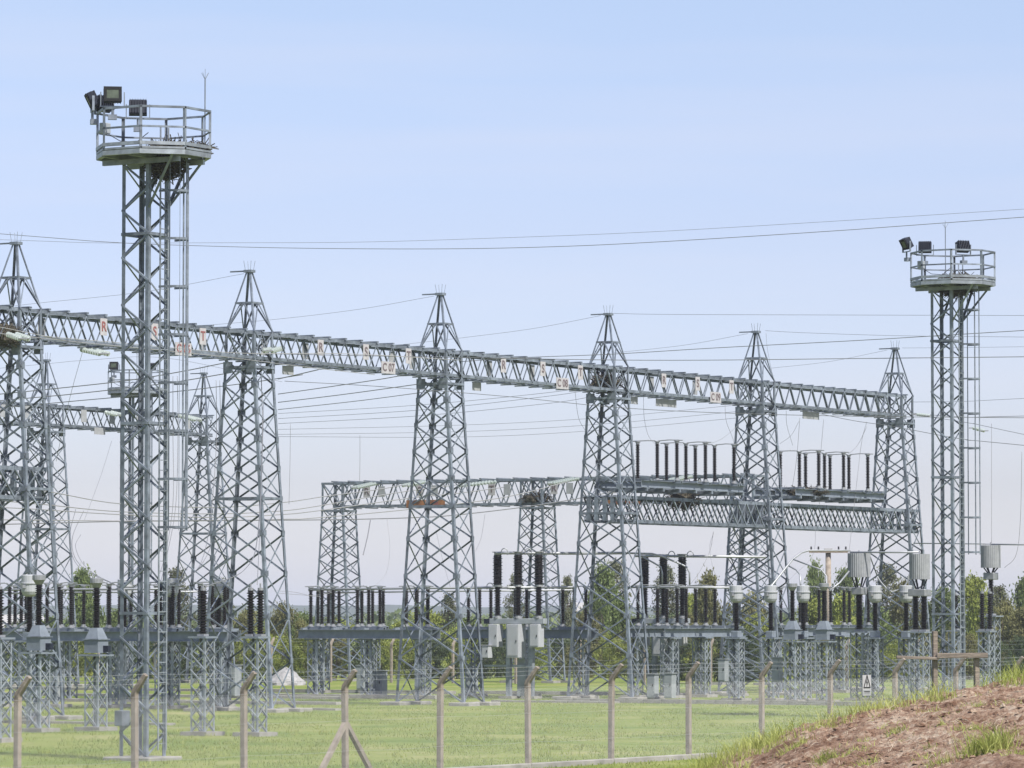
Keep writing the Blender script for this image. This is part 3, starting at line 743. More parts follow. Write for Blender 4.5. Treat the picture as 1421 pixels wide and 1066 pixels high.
mast('nearest and tallest floodlight mast, left, with a grass nest under its platform', mL, LL, local(1.75, .4))
LR = [lamp(-1.65, .1, 1.95, -70, 28), lamp(-.85, .3, 1.82, 172, 14), lamp(.75, .5, 1.86, 205, 20)]
mast('floodlight mast at the right, standing behind the dirt mound', mR, LR, local(.0, .3))
LF = [lamp(-1.1, .1, 1.9, -10, -12), lamp(1.2, .3, 1.85, 195, -12)]
mast('small far floodlight mast seen through the nearest mast', mF, LF, local(.3, .3))
o = local(.75, -.2)
single('bird_nest', nest_mesh(.55, .5, .42, 380, 8), 'grassy nest hanging under the platform of the nearest floodlight mast', 'bird nest', mL + Vector((.62, -.15, HP - .05)), 0, 'bird nests')
single('bird_nest', nest_mesh(1.0, .8, .12, 380, 9), 'flat nest on the platform deck of the nearest floodlight mast', 'bird nest', mL + Vector((1.0, -.1, HP + .48)), 0, 'bird nests')
single('bird_nest', nest_mesh(.75, .6, .14, 300, 10), 'flat nest on the platform deck of the right floodlight mast', 'bird nest', mR + Vector((.5, .0, HP + .50)), 0, 'bird nests')
single('bird_nest', nest_mesh(.7, .5, .3, 300, 11), 'dark nest under the platform of the right floodlight mast', 'bird nest', mR + Vector((.4, .0, HP + .02)), 0, 'bird nests')

# ------------------------------------------------------------------ switchyard equipment
def pedestal(root, h, w=.62, m=None, plate=None, foot=True, x=0, y=0):
    m = m or M['steel_fresh']
    n = max(3, round((h - .2) / .6))
    ms = cached(('ped', round(h, 2), w, m.name), lambda: lattice_meshes([.12 + (h - .2) * k / n for k in range(n + 1)], lambda z: (w / 2, w / 2), .075, .04, m))
    for nm, me in ms: part(nm, me, root, (x, y, 0))
    part('base_plate', boxmesh(plate or w + .22, (plate or w + .22), .07, M['plate']), root, (x, y, h - .04))
    if foot: part('footing', boxmesh(1.15, 1.15, .26, M['concrete']), root, (x, y, .02))
def eq(name, label, cat, px, Y, group=None): return thing(name, label, cat, gx(px, Y), ROT, group)
def ct(label, px, Y, group='white headed current transformers', h=3.2, k=1.0):
    r = eq('current_transformer', label, 'transformer', px, Y, group); pedestal(r, h)
    s = MB(); s.box((0, 0, .16), .4, .4, .32); s.box((.25, 0, .18), .12, .24, .2); part('base_box', bevel(s.mesh(M['plate'], 'base_box'), .02), r, (0, 0, h))
    part('insulator', insulator_mesh(1.40 * k, .17, 20), r, (0, 0, h + .34))
    def tank():
        s = MB(); s.lathe([(.16, 0), (.27, .08), (.33, .2), (.34, .50), (.38, .51), (.38, .56), (.33, .57), (.33, .84), (.29, .87)], 20); return s.mesh(M['white'], 'head_tank')
    part('head_tank', cached('cthead', tank), r, (0, 0, h + .34 + 1.40 * k))
    def term(): s = MB(); s.box((.42, 0, .4), .24, .13, .13); s.box((-.42, 0, .4), .24, .13, .13); s.box((0, -.335, .72), .06, .03, .14); return s.mesh(M['cap'], 'terminal')
    part('terminal', cached('ctterm', term), r, (0, 0, h + .34 + 1.40 * k))
    return r
def vt(label, px, Y, h=3.1, group='blue grey voltage transformers with sloping tanks', k=1.0):
    r = eq('voltage_transformer', label, 'transformer', px, Y, group); pedestal(r, h, plate=.95)
    def tank():
        s = MB(); s.box((0, 0, .3), .64, .64, .5); s.add([(-.31, -.31, .551), (.31, -.31, .551), (.31, .31, .551), (-.31, .31, .551), (-.16, -.16, .98), (.16, -.16, .98), (.16, .16, .98), (-.16, .16, .98)], [(0, 1, 5, 4), (1, 2, 6, 5), (2, 3, 7, 6), (3, 0, 4, 7), (4, 5, 6, 7)]); return s.mesh(M['plate'], 'tank')
    part('tank', cached('vttank', tank), r, (0, 0, h)); part('terminal_box', boxmesh(.18, .26, .24, M['lampbody']), r, (.08, -.42, h + .2)); part('flange', boxmesh(.74, .74, .04, M['steel']), r, (0, 0, h + .555))
    part('insulator', insulator_mesh(1.5 * k, .16, 20), r, (0, 0, h + .98))
    def hd(): s = MB(); s.lathe([(.12, 0), (.22, .16), (.25, .17), (.25, .34), (.22, .36)], 16); return s.mesh(M['cap'], 'head'); 
    part('head', cached('vthd', hd), r, (0, 0, h + .98 + 1.5 * k)); return r
def arrester(label, px, Y, h=3.55, n=1, L=1.55, group='black post insulators on lattice pedestals', rad=.17):
    r = eq('post_insulator', label, 'insulator', px, Y, group); pedestal(r, h, plate=.78)
    for q in range(n):
        y = (q - (n - 1) / 2) * .42
        part('insulator', insulator_mesh(L, rad, 15), r, (0, y, h + .08)); s = MB(); s.lathe([(.1, 0), (.1, .09), (.03, .10), (.03, .25)], 10)
        part('cap', cached('arcap', lambda: s.mesh(M['cap'], 'cap')), r, (0, y, h + .08 + L)); part('foot', boxmesh(.3, .3, .08, M['cap']), r, (0, y, h + .04))
    return r
def trap_meshes(d, hh):
    s = MB(); n = 64; prof = []
    ring = [((d / 2) * (1 + (.035 if k % 2 else 0))) for k in range(n)]
    vs = []
    for z in (0, hh):
        for k in range(n): w = 2 * math.pi * k / n; vs.append((ring[k] * math.cos(w), ring[k] * math.sin(w), z))
    s.add(vs, [(k, (k + 1) % n, n + (k + 1) % n, n + k) for k in range(n)] + [tuple(reversed(range(n))), tuple(range(n, 2 * n))]); return s.mesh(M['trap'], 'line_trap')
def linetrap(label, px, Y, h, L, d, y_top, y_bot, ncol=1, rad=.24):
    r = eq('line_trap', label, 'line trap', px, Y, 'corrugated grey line traps on black insulators'); pedestal(r, h, w=.72, plate=.98)
    zb = zy(y_bot, Y); zt = zy(y_top, Y)
    for q in range(ncol):
        y = (q - (ncol - 1) / 2) * .46
        part('insulator', insulator_mesh(L, rad if ncol == 1 else .2, 22), r, (0, y, h + .1)); part('foot', boxmesh(.4, .4, .1, M['cap']), r, (0, y, h + .05))
    part('head', boxmesh(.75 if ncol > 1 else .6, .95 if ncol > 1 else .6, .36, M['cap'], .03), r, (0, 0, h + .1 + L + .18))
    s = MB(); z0 = h + .1 + L + .36
    for k in range(6):
        w = k * math.pi / 3; s.tube([(.16 * math.cos(w), .16 * math.sin(w), z0), (.36 * math.cos(w), .36 * math.sin(w), zb)], .035, 5)
    part('stand', s.mesh(M['lampbody'], 'stand'), r)
    part('coil_cover', trap_meshes(d, zt - zb), r, (0, 0, zb + .001))
    s = MB(); s.tube([(0, 0, zt), (0, 0, zt + .16)], .03, 6); part('terminal', s.mesh(M['cap'], 'terminal'), r)
    return r
def cabinet(label, px, Y, w, d, hh, z0=0.0, m='cabinet', group=None):
    r = eq('control_cabinet', label, 'cabinet', px, Y, group); r.location.z = z0
    part('body', boxmesh(w, d, hh, M[m], .015), r, (0, 0, hh / 2)); part('door', boxmesh(.02, d * .86, hh * .88, M[m]), r, (-w / 2 - .012, 0, hh / 2)); part('handle', boxmesh(.03, .04, .12, M['black']), r, (-w / 2 - .036, -d * .3, hh * .55))
    part('roof', boxmesh(w + .1, d + .1, .03, M[m]), r, (0, 0, hh + .017))
    return r
# front left
arrester('single black post insulator on a pedestal right of the nearest mast', 281, 155.0)
arrester('pair of black post insulators on one pedestal in front of the second tall column', 354, 154.2, n=2, rad=.15)
arrester('black post insulator at the left edge of the photo, on a cut off pedestal', -2, 147, L=1.55)
vt('sloping blue grey voltage transformer beside the white headed one at the left', 53, 159.8, 2.95)
vt('sloping blue grey voltage transformer between the leftmost pair and the nearest mast', 133, 161.5, 2.85)
ct('white headed current transformer at the far left, behind the leftmost voltage transformer', 40, 172, h=3.3)
ct('white headed current transformer right behind the nearest mast', 237, 200, h=3.4)
ct('white headed current transformer behind the second tall column', 303, 204, h=3.4)
ct('white headed current transformer hidden behind the left leg of the nearest mast', 172, 204, h=3.4)
# right
for px, lb in ((1022, 'white headed current transformer leftmost in the right hand row'), (1070, 'second white headed current transformer in the right hand row'), (1115, 'white headed current transformer between the two sloping blue grey tanks'), (1215, 'white headed current transformer just right of the first line trap'), (1258, 'white headed current transformer just left of the middle line trap')):
    ct(lb, px, 218, h=3.2)
vt('sloping blue grey voltage transformer left of the middle current transformer, right hand group', 1100, 214, 3.05)
vt('sloping blue grey voltage transformer beside the first line trap', 1144, 213.5, 3.05)
linetrap('line trap nearest the concrete utility pole, right of the gantry', 1193, 219, 3.5, 1.75, 1.12, 768, 801, 1)
linetrap('line trap between the last gantry column and the right mast', 1277, 216, 3.5, 1.65, 1.0, 769, 804, 2)
linetrap('line trap right of the right floodlight mast', 1376, 224, 4.3, 1.75, 1.0, 757, 788, 1, .17)
arrester('pair of black post insulators on a pedestal below the rightmost line trap', 1369, 214, h=3.55, n=2, L=1.75, rad=.15)
arrester('black post insulator between the legs of the right mast', 1327, 222, h=3.55, L=1.7)
# ground level disconnector frames
def frame(label, p, L, W_, h, n, rz, group='ground level disconnector frames', wp=.62):
    r = thing('equipment_stand', label, 'steel stand', p, rz, group)
    for y in (-W_ / 2, W_ / 2):
        def rail(): s = MB(); s.box((0, 0, 0), L, .03, .42); s.box((0, -.07, .215), L, .2, .022); s.box((0, -.07, -.215), L, .2, .022); return s.mesh(M['plate'], 'rail')
        part('rail', cached(('frail', L), rail), r, (0, y, h - .22))
    for k in range(max(3, round(L / 1.6))):
        nn = max(3, round(L / 1.6)); part('cross_beam', boxmesh(.16, W_ + .3, .10, M['plate']), r, (-L / 2 + .3 + (L - .6) * k / (nn - 1), 0, h + .06))
    for k in range(n):
        xx = -L / 2 + .8 + (L - 1.6) * k / max(1, n - 1)
        for y in (-W_ / 2 + .1, W_ / 2 - .1) if W_ > 1.3 else (0,): pedestal(r, h - .45, wp, x=xx, y=y)
    return r
frame('steel disconnector frame below the left raised platform', Vector((9.15, 228.6, 0)), 8.6, 2.3, 3.62, 3, ROT)
frame('steel disconnector frame below the right raised platform', Vector((17.5, 242.5, 0)), 8.6, 2.3, 3.62, 3, ROT)
def busrow(px0, Y0, label_tail, ngrp, groups, frm):
    """groups of three insulators in line, running across the view"""
    o0 = gx(px0, Y0)
    for k in range(ngrp):
        disconnector('%s disconnector in the %s' % (groups[k], label_tail), o0 + V * (k * 2.92) + Vector((0, 0, 3.78)), 'low disconnectors in rows across the view', sp=.70)
    frame(frm, o0 + V * (ngrp * 2.92 / 2 - .75) , ngrp * 2.92 - .5, .8, 3.55, ngrp, ROTB)
busrow(431, 227, 'front row left of the first breaker', 3, ('left', 'middle', 'right'), 'long steel frame of the front disconnector row, left of the third column')
busrow(441, 241, 'rear row left of the first breaker', 3, ('left', 'middle', 'right'), 'long steel frame of the rear disconnector row, left of the third column')
busrow(650, 231, 'row behind the first breaker', 3, ('left', 'middle', 'right'), 'steel frame behind the circuit breaker with white boxes')
busrow(-4, 205, 'front row at the left edge', 5, ('leftmost', 'second', 'third', 'fourth', 'rightmost'), 'long steel frame of the front disconnector row at the left')
busrow(20, 219, 'rear row at the left edge', 5, ('leftmost', 'second', 'third', 'fourth', 'rightmost'), 'long steel frame of the rear disconnector row at the left')
# circuit breakers
def breaker(label, px, Y, sp):
    p = gx(px, Y); r = thing('circuit_breaker', label, 'circuit breaker', p, ROTB, 'three pole circuit breakers')
    part('crossbar', boxmesh(sp * 2 + .8, .36, .28, M['cabinet'], .02), r, (0, 0, 4.0)); part('drive', boxmesh(.32, .36, .26, M['lampbody']), r, (-sp - .56, -.02, 4.0))
    for x in (-.58, .78):
        part('post', boxmesh(.24, .24, 3.85, M['steel_fresh']), r, (x, .05, 1.92)); part('footing', boxmesh(.8, .8, .3, M['concrete']), r, (x, .05, .0))
    for k in (-1, 0, 1):
        x = k * sp; s = MB()
        part('flange', cached('brfl', lambda: MB().lathe([(.22, 0), (.22, .08), (.16, .1), (.16, .16)], 12).mesh(M['cap'], 'flange')), r, (x, 0, 4.15))
        part('insulator', insulator_mesh(1.52, .20, 16), r, (x, 0, 4.26)); part('joint', cached('brjt', lambda: MB().lathe([(.22, 0), (.22, .1)], 12).mesh(M['cap'], 'joint')), r, (x, 0, 5.78)); part('interrupter', insulator_mesh(1.55, .27, 16, core=.19), r, (x, 0, 5.88))
        part('cap', cached('brcap', lambda: MB().lathe([(.18, 0), (.18, .12), (.28, .13), (.28, .17)], 12).mesh(M['cap'], 'cap')), r, (x, 0, 7.43))
        w, hh = (.74, 1.72) if k == 0 else (.56, 1.18)
        b = part('drive_box', boxmesh(w, w, hh, M['white'], .02), r, (x - .05, -.12, 3.84 - hh / 2)); part('box_door', boxmesh(w * .8, .02, hh * .86, M['white']), b, (0, -w / 2 - .012, 0)); part('door_handle', boxmesh(.03, .03, .12, M['black']), b, (w * .32, -w / 2 - .035, 0))
    part('conduit', boxmesh(.5, .3, 1.9, M['cabinet']), r, (.1, .3, 1.1)); part('tie_bar', boxmesh(3.0, .08, .1, M['steel_fresh']), r, (-.6, .1, 1.7))
    return r
breaker('three pole circuit breaker with white drive boxes, right of the third column', 719, 223.6, 1.24)
breaker('three pole circuit breaker with arched pipes, right of the fourth column', 921, 233, 1.15)
# cabinets
cabinet('grey control cabinet on the ground behind the bus disconnectors, taller of two', 503, 246, .5, .5, 1.35, .1)
cabinet('low grey control cabinet with a step, right of the bus disconnectors', 527, 226, .55, .6, 1.3, .1)
cabinet('round edged grey cabinet standing below the second circuit breaker', 906, 221, .46, .46, 1.2, .1)
cabinet('pale grey cabinet standing right of the one below the second breaker', 930, 220, .46, .46, 1.25, .1)
cabinet('white box hung between posts under the second circuit breaker', 930, 226, .42, .42, .95, 2.5, 'white')
cabinet('blue grey box on a pedestal left of the second current transformer', 1004, 217, .4, .4, 1.1, 1.0)
cabinet('blue grey box mounted between pedestals of the right hand row', 1079, 215, .4, .4, 1.2, 1.0)
cabinet('small white box on a pedestal leg, left of the first circuit breaker', 676, 224, .4, .4, .65, 2.1, 'white')
cabinet('grey cabinet on the ground in the shade of the far left disconnectors', 78, 214, .5, .5, 1.4, .1)
cabinet('grey cabinet on the ground behind the second tall column', 322, 226, .6, .8, 1.6, .1)
cabinet('grey cabinet on the ground left of the first circuit breaker', 655, 238, .5, .5, 1.4, .1)

# ------------------------------------------------------------------ pipes and busbars
def pipe(label, pts, r=.05, m='pipe', cat='busbar', group='bare aluminium bus pipes', smooth=0):
    P = [at(*p) for p in pts]
    if smooth: P = spline(P, smooth)
    o = P[0].copy(); s = MB(); s.tube([p - o for p in P], r, 8)
    return single('bus_pipe', s.mesh(M[m], 'bus_pipe', True), label, cat, o, 0, group)
def spline(P, n):
    out = []; Q = [P[0] * 2 - P[1]] + P + [P[-1] * 2 - P[-2]]
    for i in range(1, len(Q) - 2):
        for k in range(n):
            t = k / n; a, b, c, d = Q[i - 1], Q[i], Q[i + 1], Q[i + 2]
            out.append(.5 * ((2 * b) + (c - a) * t + (2 * a - 5 * b + 4 * c - d) * t * t + (3 * b - a - 3 * c + d) * t ** 3))
    return out + [P[-1]]
pipe('long horizontal bus pipe on top of the first circuit breaker', [(688, 767.5, 223.5), (800, 768, 225.5), (868, 767.5, 228)], .075)
pipe('straight bus pipe on top of the second circuit breaker', [(880, 771.5, 232.8), (950, 772, 232.3), (1062, 773, 231)], .07)
pipe('bent bus pipe dropping from the first to the second breaker', [(862, 767.5, 228), (905, 768.5, 229.5), (918, 772, 229.5), (945, 783, 230), (953, 787, 230), (957, 795, 230), (957, 812, 230)], .05)
pipe('bent bus pipe left of the second breaker', [(892, 773, 230), (905, 780, 230), (917, 787, 230), (919, 795, 230), (919, 812, 230)], .045)
pipe('long low bus pipe over the bus disconnectors, front', [(428, 818.5, 227), (600, 816, 226), (796, 815, 224)], .06)
pipe('long low bus pipe over the bus disconnectors, rear', [(440, 823, 241), (600, 820.5, 239), (796, 819, 236)], .05)
pipe('bus pipe over the ground disconnectors right of the fourth column', [(868, 815, 228), (950, 815, 226.5), (1012, 815.5, 225.5)], .055)
pipe('long low bus pipe along the disconnectors at the left edge', [(-30, 819, 206), (90, 818, 205), (160, 818, 204), (255, 817, 202)], .05)
pipe('long rear bus pipe along the disconnectors at the left edge', [(-30, 824, 219), (150, 822, 217), (280, 821, 215)], .045)
pipe('tall arched bus pipe rising to the concrete utility pole level', [(1052, 823, 219), (1066, 819, 219), (1100, 776, 221), (1112, 767, 221.5), (1122, 764, 222), (1180, 764, 222)], .05)
pipe('bent bus pipe ending above the middle current transformer', [(1092, 784, 221), (1105, 791, 220), (1110, 797, 219.5), (1111, 812, 219)], .045)
pipe('slanting bus pipe left of the first line trap', [(1151, 820, 217), (1165, 809, 217.5), (1178, 793, 218.5)], .045)
pipe('straight bus pipe from the first line trap past the last gantry column', [(1180, 766.5, 219), (1275, 766.5, 216.5)], .045)
pipe('thin bus pipe from the right mast to the rightmost line trap', [(1268, 754, 232), (1376, 755, 224)], .03)
pipe('thin bus pipe from the rightmost line trap out of the right edge', [(1376, 755.5, 224), (1440, 756, 222)], .04)
pipe('sagging link between the current transformers right of the first line trap', [(1217, 800, 218), (1226, 812, 218), (1238, 821, 218), (1256, 812, 218), (1262, 796, 218)], .035, smooth=6)
pipe('slanting bus pipe right of the right hand current transformers', [(1100, 776, 221), (1140, 791, 219), (1147, 800, 219), (1147, 813, 216)], .04)
for px, py, Y, tl in ((700, 764, 223.4, 'leftmost on top of the first circuit breaker'), (733, 764, 223.6, 'middle one on top of the first circuit breaker'), (762, 764, 224, 'rightmost on top of the first circuit breaker'), (680, 812, 226, 'on the low pipe just left of the first circuit breaker'), (932, 768, 232, 'left one above the second circuit breaker'), (958, 768, 232, 'right one above the second circuit breaker')):
    P = [at(px + 4.6 * math.cos(R(w)), py - 6 * math.sin(R(w)) + 3, Y) for w in range(-30, 211, 24)]; o = P[0].copy(); s = MB(); s.tube([p - o for p in P], .028, 5)
    single('expansion_loop', s.mesh(M['pipe'], 'loop', True), 'small looped bus link, ' + tl, 'bus link', o, 0, 'small loops on the bus pipes')

# ------------------------------------------------------------------ conductors
def wire(label, pts, r=.016, m='wire', group=None, n=8, name='conductor', cat='wire'):
    Q = [at(*p) for p in pts]                            # lines that leave the yard run on towards their next support
    if pts[-1][0] >= 1435: Q.append(Q[-1] + (Q[-1] - Q[-2]).normalized() * 60)
    if pts[0][0] <= -10: Q.insert(0, Q[0] + (Q[0] - Q[1]).normalized() * 45)
    P = spline(Q, n); o = P[0].copy(); s = MB(); s.tube([p - o for p in P], r * .74, 4)
    return single(name, s.mesh(M[m], 'wire', True), label, cat, o, 0, group)
G1 = 'overhead wires crossing the sky'
wire('thicker of the two wires crossing high above everything, sagging behind the nearest mast', [(-20, 323, 196), (150, 336, 190), (270, 341, 187), (420, 344.5, 184), (600, 345.5, 180), (750, 343, 177), (900, 336.5, 174), (1150, 321, 169), (1440, 300, 164)], .017, group=G1)
wire('thinner of the two wires crossing high above everything', [(-20, 332, 206), (130, 337, 203), (300, 337, 200), (500, 336, 197), (700, 330, 194), (900, 322, 190), (1150, 307.5, 186), (1440, 289, 182)], .011, group=G1)
G2 = 'thin shield wires tied to the gantry peaks'
wire('thin wire from the second gantry peak down to the left', [(338, 380, 194), (200, 405, 205), (60, 420, 216), (0, 427, 222)], .011, group=G2)
wire('thin wire from the third gantry peak down to the left', [(602, 411, 208), (500, 429, 216), (385, 443, 224), (280, 452, 232)], .011, group=G2)
wire('thin wire from the fourth gantry peak down to the left', [(834, 438, 222), (740, 456, 230), (640, 469, 238), (560, 478, 245)], .011, group=G2)
wire('thin wire from the fifth gantry peak down to the left', [(1038, 463, 235), (950, 479, 243), (850, 490, 252)], .011, group=G2)
wire('thin wire from the last gantry peak down to the left', [(1231, 486, 250), (1150, 502, 258), (1070, 511, 266)], .011, group=G2)
wire('thin wire from the fourth gantry peak to the right edge', [(852, 435, 221), (950, 436.5, 216), (1440, 438, 192)], .012, group=G2)
wire('thin wire from the fifth gantry peak to the right edge', [(1062, 459, 235), (1120, 462, 231), (1250, 466, 222), (1440, 468, 208)], .012, group=G2)
wire('thin wire from the last gantry peak to the right edge', [(1252, 483, 250), (1330, 482.5, 246), (1440, 481, 240)], .011, group=G2)
wire('thin wire dropping beside the fifth gantry peak', [(1063, 462, 235), (1065, 485, 235), (1072, 520, 235.3), (1078, 540, 235.6)], .010, group=G2)
G3 = 'line conductors crossing in front of the long beam'
wire('upper dark line conductor rising to the right edge past the fifth peak', [(640, 502, 206), (720, 496.5, 203), (850, 491.5, 198), (1000, 482.5, 192), (1200, 472, 185), (1440, 457.5, 178)], .02, group=G3)
wire('level dark line conductor passing right below the fourth and fifth peaks', [(240, 486, 200), (380, 491, 197), (600, 495.5, 192), (900, 500, 186), (1200, 497.5, 180), (1440, 495, 175)], .02, group=G3)
wire('long pale wire along the left half of the long beam', [(-10, 462, 172), (120, 476, 176), (300, 494, 182), (420, 509, 188), (520, 520, 192)], .018, 'wirelight', group=G3)
wire('pale wire sagging along the lower chord at the left', [(-10, 452, 168), (60, 466, 170), (170, 476, 173), (330, 490, 178), (480, 491, 182), (640, 500, 186)], .018, 'wirelight', group=G3)
wire('dark conductor passing below the long beam to the right edge', [(395, 529, 205), (520, 536, 203), (700, 550, 200), (850, 565, 197), (1000, 573, 194), (1200, 578, 190), (1440, 580, 185)], .018, group=G3)
wire('conductor leaving the last beam span for the right edge, upper', [(1110, 568, 236), (1180, 583, 232), (1240, 592, 228), (1340, 610, 222), (1440, 620, 216)], .02, group=G3)
wire('conductor leaving the last beam span for the right edge, lower', [(1190, 570, 246), (1260, 575, 240), (1350, 588, 234), (1440, 607, 228)], .018, group=G3)
wire('level thin conductor through the right mast, upper', [(1262, 558, 245), (1340, 557, 238), (1440, 552, 230)], .014, group=G3)
wire('level thin conductor through the right mast, lower', [(1262, 573, 245), (1340, 579, 238), (1440, 577, 230)], .02, group=G3)
G4 = 'thick bus conductors rising to the long beam'
wire('uppermost thick conductor rising from the left to the beam by the C 07 sign', [(-10, 548, 236), (60, 541, 232), (170, 529, 226), (250, 516, 222), (310, 504, 218), (440, 514, 199)][:5], .034, group=G4)
wire('second thick conductor rising from the left, through the nearest mast', [(-10, 557, 240), (100, 547, 235), (230, 532, 228), (310, 519, 222), (390, 505, 208)], .034, group=G4)
wire('third thick conductor rising from the left, ending below the second column', [(-10, 567, 240), (100, 557, 235), (230, 545, 228), (340, 532, 221), (420, 520, 214)], .03, group=G4)
wire('thick conductor rising from the second column to the beam at its right', [(386, 526, 216), (410, 520.5, 212), (442, 513, 201)], .034, group=G4)
wire('thick conductor rising from the second to the third column, upper', [(386, 547, 232), (470, 535, 223), (530, 526, 215), (568, 519, 208)], .030, group=G4)
wire('thick conductor rising from the second to the third column, middle', [(386, 558.5, 238), (480, 547, 229), (585, 532.5, 214)], .030, group=G4)
wire('thick conductor rising from the second to the third column, lower', [(386, 568.5, 240), (500, 556, 231), (620, 540, 216)], .026, group=G4)
G5 = 'thin conductors rising to the right beyond the third column'
for i, (a, b, c, nm) in enumerate(((574, 562, 541, 'uppermost'), (581, 569, 546, 'second'), (588, 577, 556, 'third'))):
    wire('%s thin conductor rising to the right behind the third column' % nm, [(386, a, 250), (584, b, 240), (760, c + 4, 230), (830, c - 7, 225)], .015, group=G5)
for i, (a, b, c, nm) in enumerate(((596, 590, 562, 'fourth'), (603, 599, 571, 'fifth'), (606, 606.5, 580, 'lowest'))):
    wire('%s thin conductor rising to the right behind the third column' % nm, [(386, a, 262), (640, b, 250), (830, (b + c) / 2 + 4, 243), (1025, c, 236)], .013, group=G5)
wire('dark conductor between the far left gantry and the second column', [(-10, 512, 260), (120, 500, 255), (230, 497, 250), (392, 530, 235)], .012, group=G5)
G6 = 'low bus conductors from the bus gantry'
for i, (pts, nm) in enumerate((([(566, 672, 281), (520, 680, 276), (450, 689, 268), (395, 697, 260), (300, 704, 250), (166, 699, 240), (71, 683, 232), (-10, 672, 226)], 'uppermost'),
        ([(640, 672, 277), (570, 681, 270), (500, 692, 262), (440, 702.5, 256), (390, 709, 252), (300, 713, 246), (166, 710, 236), (60, 700, 228), (-10, 694, 222)], 'second'),
        ([(700, 676, 274), (640, 684, 268), (571, 691, 262), (440, 709, 250), (390, 714, 246), (300, 718, 242), (166, 714, 234), (40, 706, 226), (-10, 704, 222)], 'third'),
        ([(790, 668, 270), (700, 690, 262), (571, 706.5, 252), (440, 718.5, 244), (390, 720.5, 242), (250, 723, 234), (60, 722, 226), (-10, 721, 222)], 'fourth'),
        ([(880, 677, 262), (760, 699, 254), (640, 714, 247), (571, 718.5, 243), (440, 721.5, 237), (200, 723, 228), (-10, 728, 220)], 'lowest'))):
    wire('%s low bus conductor running left from the bus gantry' % nm, pts, .036, 'wirelight' if i < 4 else 'wire', group=G6)
G7 = 'vertical droppers between conductors and equipment'
